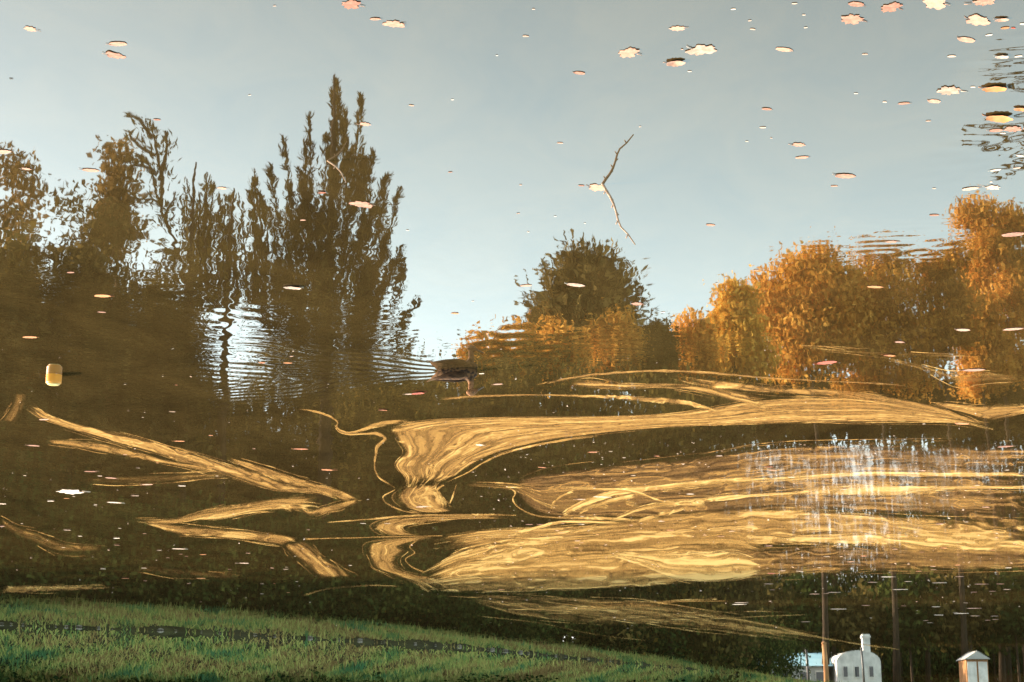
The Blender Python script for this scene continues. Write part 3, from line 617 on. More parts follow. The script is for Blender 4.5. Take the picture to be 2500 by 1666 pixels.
for i in range(9):
    px = 1700 + i * 100 + random.uniform(-15, 15); Yd = 150 + random.uniform(0, 4); x = RFL(px, 900, Yd).x
    if 2030 < px < 2100: px += 60
    wood(random.choice((2, 0)), x, Yd, RFL(px, random.uniform(1390, 1450), Yd).z, 1.3)
for i, (px, top, wid) in enumerate(((1700, 1420, 230), (1840, 1395, 230), (1960, 1400, 200), (2110, 1440, 190), (2220, 1385, 230), (2350, 1375, 240), (2480, 1385, 230))):
    tree_at('overhanging_shade_tree', 124.5 - (13 if px < 1800 else 0), px * 0.965 + 44, top, wid, 1585, (M_GREEN, M_DARK)[i % 2], 3000, ('low dark green tree drooping over the far right shore', 'low dark brown tree drooping over the far right shore')[i % 2], 0.34, 8, group='low trees over the far right shore', clump=0.8)
for i in range(8):
    if i == 3: continue
    px = -40 + i * 62; Yd = 72.5 + random.uniform(-0.8, 0.8); x = RFL(px, 900, Yd).x
    wood(random.choice((0, 0, 1)), x, Yd, RFL(px, random.uniform(600, 700) + (60 if px > 380 else 0), Yd).z, 0.5)
# trees on the left bank outside the picture: their shade lies on the far water
for i in range(16):
    x = 25.5 + i * 2.6 + random.uniform(-0.5, 0.5); y = 54.6 + random.uniform(-0.8, 1.5); wood(random.choice((0, 1)), x, y, 15.5 + random.uniform(-0.8, 0.8), 0.85)

for i in range(14):
    x = 22 + i * 3.0 + random.uniform(-0.6, 0.6); wood(random.choice((0, 1)), x, 62 + 0.3 * i + random.uniform(-1, 1), 16.0 + random.uniform(-0.8, 0.8), 0.9)
# shrubs along the top of the bank
shrub_lobes = [((1.1 * math.cos(i * 2.4), 1.0 * math.sin(i * 2.4), 0.5 + 0.16 * i), (0.95, 0.95, 0.75)) for i in range(9)]
shrub = crown_mesh('shrub_crown', shrub_lobes, 9000, 0.085, 0.45); stem = MB()
for i in range(5): stem.tube([(0.1 * math.cos(i * 1.3), 0.1 * math.sin(i * 1.3), -0.4), (0.5 * math.cos(i * 1.3), 0.5 * math.sin(i * 1.3), 1.2)], [0.035, 0.012], 5)
stem = stem.mesh('shrub_stem', True); sroot = None
for i in range(19):
    x = 19.5 - i * 1.9 + random.uniform(-0.5, 0.5); sy = float(np.interp(x, SHORE[:7, 0][::-1], SHORE[:7, 1][::-1])) + random.uniform(8.6, 10.5) * (1.0 if i < 14 else 1.25)
    if sroot is None:
        sroot = empty('shrub', (0, 0, 0)); tag(sroot, 'dark shrub in the hedge along the top of the grassy bank', 'shrub', 'shrubs along the bank'); link('trunk', stem, sroot, mat=M_BARK); link('crown', shrub, sroot, mat=M_GREEN); o = sroot
    else: o = copy_tree(sroot)
    o.location = (x, sy, gz1(x, sy)); k = random.uniform(1.2, 1.9); o.scale = (k * 1.1, k * 1.1, k * random.uniform(0.85, 1.15)); o.rotation_euler.z = random.uniform(0, 6)

# --- the low branches of a tree on the right bank, out of the picture: only their tips are mirrored
brs = [[(2640, 190), (2560, 165), (2480, 140), (2390, 152)], [(2640, 230), (2540, 235), (2450, 240), (2380, 245)], [(2620, 340), (2530, 300), (2450, 330), (2340, 335)], [(2600, 420), (2520, 380), (2440, 360), (2360, 385)], [(2600, 430), (2540, 400), (2480, 410), (2420, 430)]]
branchy('overhanging_tree', 30.0, 2760, brs, M_DARK, 0.085, 30, 0.13, 'dark overhanging branches mirrored at the upper right edge of the pond', elong=2.6, wood=0.02)

# ------------------------------------------------------------------ grass on the far bank
n = 95000
gx = rng.uniform(-14, 27, n); tt = rng.uniform(0, 1, n) ** 0.8 * 9.0
yy = np.interp(gx, SHORE[:6, 0][::-1], SHORE[:6, 1][::-1]); gy = yy + tt * 1.25 - 0.3
m2 = 30000; g2 = rng.uniform(-42, -12, m2); y2 = np.interp(g2, SHORE[3:7, 0][::-1], SHORE[3:7, 1][::-1]) + rng.uniform(0, 1, m2) * 9 - 0.3
gx = np.concatenate([gx, g2]); gy = np.concatenate([gy, y2]); n = len(gx)
d = shore_dist(gx, gy); keep = d > rng.uniform(-0.3, 0.14, n); gx, gy = gx[keep], gy[keep]; n = len(gx)
hh = rng.uniform(0.06, 0.22, n) * np.where(rng.uniform(0, 1, n) < 0.08, 1.8, 1.0); base = np.stack([gx, gy, np.maximum(gz(gx, gy), 0.0) - 0.03], 1)
ang = rng.uniform(0, np.pi, n); sd = np.stack([np.cos(ang), np.sin(ang), np.zeros(n)], 1) * rng.uniform(0.015, 0.04, n)[:, None]
tip = base + np.stack([rng.normal(0, 0.08, n), rng.normal(0, 0.08, n), hh], 1)
gm = np_mesh('grass', np.stack([base - sd, base + sd, tip + sd * 0.15, tip - sd * 0.15], 1).reshape(-1, 3), np.arange(n * 4).reshape(-1, 4))
tag(link('grass', gm, mat=M_GRASS), 'long green and yellow grass on the far bank', 'grass', kind='stuff')

# stones along the waterline
def rock_mesh(seed):
    bm = bmesh.new(); bmesh.ops.create_icosphere(bm, subdivisions=2, radius=0.5); r = random.Random(seed)
    ph = [r.uniform(0, 6) for _ in range(6)]
    for v in bm.verts:
        k = 1 + 0.18 * math.sin(5 * v.co.x + ph[0]) + 0.15 * math.sin(6 * v.co.y + ph[1]) + 0.12 * math.sin(7 * v.co.z + ph[2]); v.co *= k; v.co.z *= 0.55
    m = bpy.data.meshes.new('shore_stone'); bm.to_mesh(m); bm.free(); m.materials.append(M_STONE); return m
M_STONE = mat_plain("stone", (0.05, 0.045, 0.035), (0.26, 0.23, 0.18), 4.0, 0.85, 0.01)
RK = [rock_mesh(1), rock_mesh(2), rock_mesh(3)]
for i in range(44):
    x = 17.5 - i * 0.5 + random.uniform(-0.6, 0.6); y = float(np.interp(x, SHORE[:6, 0][::-1], SHORE[:6, 1][::-1])) + random.uniform(-0.45, -0.1)
    o = link('shore_stone', RK[i % 3], None, (x, y, 0.03)); s = random.choice((0.05, 0.07, 0.10, 0.17)); o.scale = (s * 1.4, s, s); o.rotation_euler.z = random.uniform(0, 6)
    tag(o, 'small stone lying along the waterline under the grassy bank', 'stone', 'stones along the waterline')

# ------------------------------------------------------------------ pale buildings and posts on the far right shore
M_WALL = mat_plain("pale_render", (0.42, 0.41, 0.38), (0.70, 0.68, 0.63), 1.6, 0.8)
M_GREY = mat_plain("grey_render", (0.30, 0.30, 0.28), (0.45, 0.44, 0.41), 0.8, 0.8)
M_PANE = mat_plain("window_glass", (0.02, 0.03, 0.035), (0.05, 0.06, 0.07), 1.0, 0.08)
M_BLUE = mat_plain("blue_roof", (0.22, 0.40, 0.48), (0.34, 0.52, 0.58), 0.8, 0.4)
M_WOOD = mat_plain("weathered_wood", (0.20, 0.10, 0.045), (0.42, 0.23, 0.11), 2.0, 0.8, 0.004, 'Object', (4, 4, 0.5))
M_STEEL = mat_plain("dark_steel", (0.03, 0.03, 0.03), (0.07, 0.065, 0.06), 3.0, 0.5)
YB = 117.0
def bx(px): return RFL(px, 1630, YB).x
def bz(py): return RFL(1250, py, YB).z
root = empty('white_pavilion', (bx(2097), YB, gz1(bx(2097), YB)))
tag(root, 'white pavilion with a rounded gable and square chimney mirrored at the lower right', 'pavilion')
zt = bz(1588) - root.location.z; hw = 53 * YB / FPX
bm = bmesh.new(); prof = [(-hw, -1.0), (hw, -1.0), (hw, zt * 0.72)] + [(hw * math.cos(a) * 1.0, zt * 0.72 + zt * 0.28 * math.sin(a)) for a in [math.pi * k / 12 for k in range(1, 12)]] + [(-hw, zt * 0.72)]
vs = [bm.verts.new((x, 0, z)) for x, z in prof]; f = bm.faces.new(vs); e = bmesh.ops.extrude_face_region(bm, geom=[f])
bmesh.ops.translate(bm, verts=[q for q in e['geom'] if isinstance(q, bmesh.types.BMVert)], vec=(0, 3.5, 0)); bmesh.ops.recalc_face_normals(bm, faces=bm.faces)
m = bpy.data.meshes.new('wall'); bm.to_mesh(m); bm.free(); link('wall', m, root, mat=M_WALL)
for k in (-0.55, 0.1, 0.62):
    mb = MB(); mb.box(hw * k - 0.17, hw * k + 0.17, -0.06, -0.003, zt * 0.30, zt * 0.62); w = link('window', mb.mesh('window'), root, mat=M_WALL)
    mb = MB(); mb.box(hw * k - 0.13, hw * k + 0.13, -0.075, -0.061, zt * 0.33, zt * 0.59); link('pane', mb.mesh('pane'), w, mat=M_PANE)
mb = MB(); mb.box(-0.24, 0.24, 0.4, 0.9, zt * 0.8, bz(1548) - root.location.z); mb.box(-0.30, 0.30, 0.34, 0.96, bz(1556) - root.location.z, bz(1552) - root.location.z); tur = link('chimney', mb.mesh('chimney'), root, mat=M_WALL)
tur.location.x = -hw * 0.45
root = empty('grey_house', (bx(1925), YB + 1, gz1(bx(1925), YB + 1))); tag(root, 'long grey house with a pale blue roof mirrored at the lower right', 'house')
zt = bz(1625) - root.location.z; hw = 105 * YB / FPX
mb = MB(); mb.box(-hw, hw, 0, 5, -1, zt * 0.98); link('wall', mb.mesh('wall'), root, mat=M_GREY)
zr = bz(1588) - root.location.z
mb = MB(); mb.v += [Vector(p) for p in ((-hw - .2, -.3, zt), (hw + .2, -.3, zt), (hw + .2, 5.3, zt), (-hw - .2, 5.3, zt), (-hw - .2, 2.5, zr), (hw + .2, 2.5, zr))]; mb.f += [(0, 1, 5, 4), (2, 3, 4, 5), (0, 4, 3), (1, 2, 5), (3, 2, 1, 0)]
link('roof', mb.mesh('roof'), root, mat=M_BLUE)
for k in (-0.8, -0.42, 0.0, 0.45, 0.8):
    mb = MB(); mb.box(hw * k - 0.4, hw * k + 0.4, -0.06, -0.003, zt * 0.30, zt * 0.80); w = link('window', mb.mesh('window'), root, mat=M_WALL)
    mb = MB(); mb.box(hw * k - 0.33, hw * k + 0.33, -0.075, -0.061, zt * 0.35, zt * 0.75); link('pane', mb.mesh('pane'), w, mat=M_PANE)
root = empty('white_shed', (bx(2386), YB, gz1(bx(2386), YB))); tag(root, 'small pale shed with two doors mirrored at the lower right corner', 'shed')
zt = bz(1610) - root.location.z; hw = 26 * YB / FPX
mb = MB(); mb.box(-hw, hw, 0, 2, -1, zt); link('wall', mb.mesh('wall'), root, mat=M_WOOD)
for k in (-0.5, 0.5):
    mb = MB(); mb.box(hw * k - 0.3, hw * k + 0.3, -0.05, -0.003, 0.0, zt * 0.92); link('door', mb.mesh('door'), root, mat=M_WALL)
mb = MB(); mb.v += [Vector(p) for p in ((-hw - .15, -.2, zt + .005), (hw + .15, -.2, zt + .005), (hw + .15, 2.2, zt + .005), (-hw - .15, 2.2, zt + .005), (0, -.2, zt + .55), (0, 2.2, zt + .55))]; mb.f += [(0, 1, 4), (1, 2, 5, 4), (2, 3, 5), (3, 0, 4, 5), (3, 2, 1, 0)]
link('roof', mb.mesh('roof'), root, mat=M_GREY)
def post(px, top, r, matl, label, name):
    Yp = 115.6; x = RFL(px, 1630, Yp).x; g0 = gz1(x, Yp); h = RFL(px, top, Yp).z - g0
    ro = empty(name, (x, Yp, g0)); tag(ro, label, 'post')
    mb = MB(); mb.tube([(0.0, 0, -0.8), (0.02, 0, h * 0.5), (0.08, 0, h)], [r * 1.15, r, r * 0.92], 10); link('shaft', mb.mesh('shaft', True), ro, mat=matl)
    mb = MB(); mb.tube([(0.08, 0, h), (0.08, 0, h + 0.06), (0.08, 0, h + 0.12)], [r * 1.1, r * 1.05, r * 0.4], 10); link('cap', mb.mesh('cap', True), ro, mat=matl)
post(2017, 1572, 0.16, M_WOOD, 'brown wooden post mirrored left of the white pavilion', 'wooden_post')
post(2108, 1585, 0.07, M_STEEL, 'thin dark pole mirrored in front of the white pavilion', 'steel_pole')
post(1973, 1590, 0.09, M_STEEL, 'dark pole mirrored in front of the grey house', 'steel_pole')

# ------------------------------------------------------------------ duck
def loft(bm, rings, n=18):
    L = []
    for c, a, u, w in rings:       # centre, half height up / down, half width; ring lies across x
        up, dn = u; r = []
        for k in range(n):
            t = 2 * math.pi * k / n; sy, sz = math.cos(t), math.sin(t); h = up if sz > 0 else dn
            r.append(bm.verts.new((c[0] + a * sz * h, c[1] + sy * w, c[2] + sz * h)))
        L.append(r)
    for i in range(len(L) - 1):
        for k in range(n): bm.faces.new((L[i][k], L[i][(k + 1) % n], L[i + 1][(k + 1) % n], L[i + 1][k]))
    bm.faces.new(L[0][::-1]); bm.faces.new(L[-1])
bm = bmesh.new()
loft(bm, [((-0.295, 0, 0.128), 0, (0.004, 0.004), 0.012), ((-0.255, 0, 0.105), 0, (0.010, 0.012), 0.030), ((-0.20, 0, 0.070), 0, (0.030, 0.036), 0.055), ((-0.14, 0, 0.050), 0, (0.058, 0.085), 0.085), ((-0.06, 0, 0.038), 0, (0.070, 0.11), 0.105),
          ((0.03, 0, 0.036), 0, (0.072, 0.12), 0.108), ((0.11, 0, 0.036), 0, (0.066, 0.11), 0.098), ((0.17, 0, 0.042), 0, (0.056, 0.09), 0.078), ((0.205, 0, 0.046), 0, (0.040, 0.060), 0.052), ((0.225, 0, 0.048), 0, (0.018, 0.025), 0.022)])
bmesh.ops.recalc_face_normals(bm, faces=bm.faces)
def tube_bm(bm, pts, radii, n=14):
    pts = [Vector(p) for p in pts]; L = []
    for i, p in enumerate(pts):
        t = (pts[min(i + 1, len(pts) - 1)] - pts[max(i - 1, 0)]).normalized(); u = Vector((0, 1, 0)); w = t.cross(u).normalized()
        L.append([bm.verts.new(p + (u * math.cos(2 * math.pi * k / n) * radii[i][0] + w * math.sin(2 * math.pi * k / n) * radii[i][1])) for k in range(n)])
    for i in range(len(L) - 1):
        for k in range(n): bm.faces.new((L[i][k], L[i][(k + 1) % n], L[i + 1][(k + 1) % n], L[i + 1][k]))
    bm.faces.new(L[0][::-1]); bm.faces.new(L[-1])
tube_bm(bm, [(0.12, 0, 0.05), (0.155, 0, 0.105), (0.162, 0, 0.150), (0.158, 0, 0.200), (0.162, 0, 0.232)], [(0.05, 0.055), (0.036, 0.040), (0.025, 0.028), (0.025, 0.028), (0.02, 0.02)])
tube_bm(bm, [(0.113, 0, 0.237), (0.123, 0, 0.240), (0.150, 0, 0.245), (0.182, 0, 0.240), (0.210, 0, 0.228), (0.228, 0, 0.220), (0.236, 0, 0.217)], [(0.008, 0.008), (0.024, 0.024), (0.035, 0.037), (0.034, 0.036), (0.026, 0.026), (0.018, 0.017), (0.01, 0.01)])
bmesh.ops.recalc_face_normals(bm, faces=bm.faces)
m = bpy.data.meshes.new('tmp'); bm.to_mesh(m); bm.free(); tmp = link('tmp', m)
rm = tmp.modifiers.new('r', 'REMESH'); rm.mode = 'VOXEL'; rm.voxel_size = 0.006; rm.use_smooth_shade = True
sm_ = tmp.modifiers.new('s', 'SMOOTH'); sm_.iterations = 6; sm_.factor = 0.5
dg = bpy.context.evaluated_depsgraph_get(); body = bpy.data.meshes.new_from_object(tmp.evaluated_get(dg)); bpy.data.objects.remove(tmp); body.name = 'duck_body'
def mat_duck():
    mt, n, l, o = new_mat("duck_plumage"); tc = n.new('ShaderNodeTexCoord'); P = tc.outputs['Object']
    vo = n.new('ShaderNodeTexVoronoi'); vo.inputs['Scale'].default_value = 42.0; l.new(mapping(n, l, P, (0.7, 1, 1)), vo.inputs['Vector'])
    scal = ramp(n, l, vo.outputs['Distance'], [(0.15, (0.014, 0.009, 0.006)), (0.42, (0.026, 0.013, 0.006)), (0.62, (0.09, 0.045, 0.018))])
    head = ramp(n, l, noise(n, l, P, 70.0, 3.0).outputs['Fac'], [(0.35, (0.08, 0.035, 0.014)), (0.65, (0.22, 0.105, 0.045))])
    sep = n.new('ShaderNodeSeparateXYZ'); l.new(P, sep.inputs[0])
    mx = n.new('ShaderNodeMixRGB'); l.new(range_node(n, l, sep.outputs['Z'], 0.115, 0.15), mx.inputs[0]); l.new(scal, mx.inputs[1]); l.new(head, mx.inputs[2])
    tail = n.new('ShaderNodeMixRGB'); l.new(range_node(n, l, sep.outputs['X'], -0.17, -0.22), tail.inputs[0]); l.new(mx.outputs[0], tail.inputs[1]); tail.inputs[2].default_value = (0.17, 0.085, 0.04, 1)
    b = n.new('ShaderNodeBsdfPrincipled'); l.new(tail.outputs[0], b.inputs['Base Color']); b.inputs['Roughness'].default_value = 0.75; b.inputs['Specular IOR Level'].default_value = 0.12; l.new(b.outputs[0], o.inputs['Surface']); return mt
M_DUCK = mat_duck()
M_WING = mat_plain("duck_wing", (0.010, 0.006, 0.004), (0.065, 0.034, 0.016), 30.0, 0.85, 0.002, 'Object', (0.6, 1, 1.6))
M_BILL = mat_plain("duck_bill", (0.04, 0.022, 0.01), (0.10, 0.05, 0.018), 30.0, 0.35)
M_EYE = mat_plain("duck_eye", (0.005, 0.004, 0.003), (0.01, 0.008, 0.006), 5.0, 0.1)
duck = empty('duck', (DUCK.x, DUCK.y, -0.012), math.pi + R(4))
tag(duck, 'brown mottled duck swimming and trailing a rippled wake', 'duck')
link('body', body, duck, mat=M_DUCK)
for s in (-1, 1):
    bm = bmesh.new(); loft(bm, [((-0.235, s * 0.022, 0.100), 0, (0.004, 0.004), 0.006), ((-0.17, s * 0.052, 0.095), 0, (0.014, 0.016), 0.013), ((-0.08, s * 0.086, 0.082), 0, (0.032, 0.034), 0.020), ((0.02, s * 0.096, 0.075), 0, (0.040, 0.042), 0.020), ((0.09, s * 0.088, 0.072), 0, (0.034, 0.034), 0.017), ((0.125, s * 0.074, 0.07), 0, (0.012, 0.012), 0.008)], 14)
    bmesh.ops.recalc_face_normals(bm, faces=bm.faces); m = bpy.data.meshes.new('wing'); bm.to_mesh(m); bm.free(); m.polygons.foreach_set('use_smooth', [True] * len(m.polygons)); link('wing', m, duck, mat=M_WING)
    bm = bmesh.new(); bmesh.ops.create_uvsphere(bm, u_segments=10, v_segments=8, radius=0.0055); m = bpy.data.meshes.new('eye'); bm.to_mesh(m); bm.free(); link('eye', m, duck, (0.188, s * 0.0315, 0.248), M_EYE)
bm = bmesh.new(); tube_bm(bm, [(0.221, 0, 0.222), (0.242, 0, 0.213), (0.268, 0, 0.199), (0.288, 0, 0.190), (0.297, 0, 0.187)], [(0.012, 0.014), (0.012, 0.010), (0.013, 0.007), (0.012, 0.006), (0.006, 0.004)])
bmesh.ops.recalc_face_normals(bm, faces=bm.faces); m = bpy.data.meshes.new('bill'); bm.to_mesh(m); bm.free(); m.polygons.foreach_set('use_smooth', [True] * len(m.polygons)); link('bill', m, duck, mat=M_BILL)

# ------------------------------------------------------------------ buoy
M_YELLOW = mat_plain("yellow_plastic", (0.46, 0.165, 0.002), (0.54, 0.215, 0.004), 12.0, 0.45)
M_BAND = mat_plain("faded_yellow_plastic", (0.42, 0.28, 0.08), (0.50, 0.36, 0.12), 12.0, 0.4)
bp = W(132, 916); buoy = empty('yellow_buoy', (bp.x, bp.y, 0.0)); tag(buoy, 'small yellow drum shaped buoy floating on the left', 'buoy')
def lathe(prof, n=28):
    bm = bmesh.new(); L = [[bm.verts.new((r * math.cos(2 * math.pi * k / n), r * math.sin(2 * math.pi * k / n), z)) for k in range(n)] for r, z in prof]
    for i in range(len(L) - 1):
        for k in range(n): bm.faces.new((L[i][k], L[i][(k + 1) % n], L[i + 1][(k + 1) % n], L[i + 1][k]))
    bm.faces.new(L[0][::-1]); bm.faces.new(L[-1]); bmesh.ops.recalc_face_normals(bm, faces=bm.faces)
    m = bpy.data.meshes.new('lathe'); bm.to_mesh(m); bm.free(); m.polygons.foreach_set('use_smooth', [True] * len(m.polygons)); return m
r = 0.083
link('float', lathe([(0.03, -0.12), (r, -0.09), (r * 0.98, 0.0), (r * 0.96, 0.075), (r * 0.94, 0.088), (r * 0.80, 0.094)]), buoy, mat=M_YELLOW)
link('cap', lathe([(r * 0.78, 0.0942), (r * 0.76, 0.101), (r * 0.66, 0.106), (r * 0.3, 0.108), (0.004, 0.108)]), buoy, mat=M_BAND)

# ------------------------------------------------------------------ twigs
M_TWIG = mat_plain("twig_bark", (0.18, 0.11, 0.07), (0.34, 0.24, 0.17), 60.0, 0.8, 0.001)
def twig(name, pts, tip_reflection, r0, label):
    b = W(*pts[0]); d1 = ray(*pts[-1]); d2 = ray(*tip_reflection); t1 = -d1.z / d1.y; t2 = -d2.z / d2.y; Yt = 2 * CAM_H / (t1 + t2)
    root = empty(name, b); tag(root, label, 'twig'); P = []
    y0, y1 = pts[0][1], pts[-1][1]
    for px, py in pts:
        f = (py - y0) / (y1 - y0); Yd = b.y + (Yt - b.y) * f; d = ray(px, py); t = Yd / d.y; P.append(Vector((d.x * t, Yd, CAM_H + d.z * t)) - b)
    P = [P[0] - Vector((0, 0.02, 0.06))] + P; k = len(P); mb = MB()
    mb.tube(P, [r0 * (1 - 0.62 * i / (k - 1)) for i in range(k)], 9); link('stem', mb.mesh('stem', True), root, mat=M_TWIG)
    for i in range(2, k - 1):
        s = -1 if i % 2 else 1; dirn = (Vector((s * 0.7, 0.2, 0.5)) + (P[i + 1] - P[i]).normalized() * 0.5).normalized()
        mb = MB(); mb.tube([P[i], P[i] + dirn * r0 * 2.0, P[i] + dirn * r0 * 2.9], [r0 * 0.45, r0 * 0.38, r0 * 0.2], 6); link('bud', mb.mesh('bud', True), root, mat=M_TWIG)
twig('upright_twig', [(1471, 450), (1479, 464), (1490, 481), (1498, 498), (1504, 517), (1509, 538), (1516, 555), (1533, 572), (1551, 598)], (1552, 329), 0.0115, 'crooked bare twig sticking up out of the calm water')
twig('upright_twig', [(800, 393), (818, 405), (832, 420), (845, 446)], (836, 345), 0.008, 'small pale curved twig poking up in the spiky tree reflection')

# ------------------------------------------------------------------ floating leaves
def mat_fallen(name, a, b):
    mt, n, l, o = new_mat(name); tc = n.new('ShaderNodeTexCoord'); oi = n.new('ShaderNodeObjectInfo')
    nz = noise(n, l, tc.outputs['Object'], 4.0, 5.0, 0.7).outputs['Fac']; f = math_node(n, l, 'ADD', nz, math_node(n, l, 'MULTIPLY', math_node(n, l, 'SUBTRACT', oi.outputs['Random'], 0.5), 0.4))
    bs = n.new('ShaderNodeBsdfPrincipled'); l.new(ramp(n, l, f, [(0.3, a), (0.7, b)]), bs.inputs['Base Color']); bs.inputs['Roughness'].default_value = 0.5; l.new(bs.outputs[0], o.inputs['Surface']); return mt
FC = {'P': mat_fallen('pale_fallen_leaf', (0.23, 0.085, 0.045), (0.43, 0.25, 0.165)), 'O': mat_fallen('orange_fallen_leaf', (0.22, 0.05, 0.012), (0.46, 0.19, 0.055)),
      'R': mat_fallen('red_fallen_leaf', (0.26, 0.035, 0.015), (0.36, 0.075, 0.03)), 'W': mat_fallen('bleached_fallen_leaf', (0.30, 0.17, 0.11), (0.60, 0.49, 0.39)), 'D': mat_fallen('dark_fallen_leaf', (0.05, 0.04, 0.03), (0.10, 0.08, 0.06))}
def leaf_mesh(kind, seed):
    r = random.Random(seed); n = 46; out = []
    for k in range(n):
        a = 2 * math.pi * k / n
        if kind == 'maple': q = (0.31 + (0.20 - 0.13 * ((int(2.5 * a / math.pi + 0.5) * 7 + seed) % 3) / 2) * abs(math.cos(2.5 * a + 0.25 * math.sin(a + seed))) ** 1.1 + 0.035 * math.sin(11 * a + seed) + 0.02 * math.sin(23 * a)) * (1 + 0.16 * math.cos(2 * a + seed))
        elif kind == 'oak': q = (0.40 + 0.06 * math.sin(7 * a + seed) + 0.04 * math.sin(17 * a)) * (1 - 0.34 * abs(math.sin(a + 0.3))) * (1 + 0.15 * math.cos(a + seed))
        else: q = 0.5 / math.sqrt(math.cos(a) ** 2 + (math.sin(a) / 0.52) ** 2) * (1 + 0.05 * math.sin(9 * a + seed) + 0.08 * math.cos(a + seed) + 0.03 * math.sin(19 * a))
        out.append((q * math.cos(a), q * math.sin(a)))
    cx, cy = r.uniform(0.15, 0.45), r.uniform(0.05, 0.35); fold = r.uniform(0.05, 0.22); ph = r.uniform(0, 6)
    kz = 0.15
    if kind == 'curl': cx, cy, fold, kz = 0.9, 0.9, 0.35, 0.6
    def z(x, y): return kz * (cx * 0.5 * x * x + cy * y * y + fold * abs(y) * 0.6 + 0.035 * math.sin(9 * x + ph) * math.cos(8 * y)) + 0.002
    v = [(0, 0, z(0, 0))]; f = []
    for s in (0.35, 0.7, 1.0):
        for x, y in out: v.append((x * s, y * s, z(x * s, y * s)))
    for k in range(n): f.append((0, 1 + k, 1 + (k + 1) % n))
    for j in range(2):
        for k in range(n): f.append((1 + j * n + k, 1 + (j + 1) * n + k, 1 + (j + 1) * n + (k + 1) % n, 1 + j * n + (k + 1) % n))
    m = bpy.data.meshes.new('fallen_leaf'); m.from_pydata(v, [], f); m.polygons.foreach_set('use_smooth', [True] * len(m.polygons)); m.update()
    return m
STEM = MB(); STEM.tube([(-0.40, 0, 0.012), (-0.55, 0.03, 0.008), (-0.66, 0.08, 0.012)], [0.016, 0.013, 0.010], 6)
BLADES = {}
def leaf(px, py, w, col, kind, label=None, rot=None, group=None):
    p = W(px, py); s = w * PXM(px, py); rz = random.uniform(-0.5, 0.5) + random.choice((0, math.pi)) if rot is None else rot
    key = (kind, col, random.randrange(3))
    if key not in BLADES:
        m = leaf_mesh(kind, len(BLADES) * 3 + 1); m.materials.append(FC[col]); sm = STEM.mesh('stem', True); sm.materials.append(FC[col]); BLADES[key] = (m, sm)
    m, sm = BLADES[key]
    if w >= 26:
        o = empty('fallen_leaf', (p.x, p.y, 0.0027), rz); link('blade', m, o); link('stem', sm, o)
    else:
        o = link('fallen_leaf', m, None, (p.x, p.y, 0.0027)); o.rotation_euler.z = rz
    o.scale = (s, s * (random.uniform(1.0, 1.35) if kind != 'oval' else random.uniform(0.9, 1.2)), s); o.rotation_euler.x = random.uniform(-0.02, 0.02); o.rotation_euler.y = random.uniform(-0.02, 0.02)
    tag(o, label, 'leaf', group)
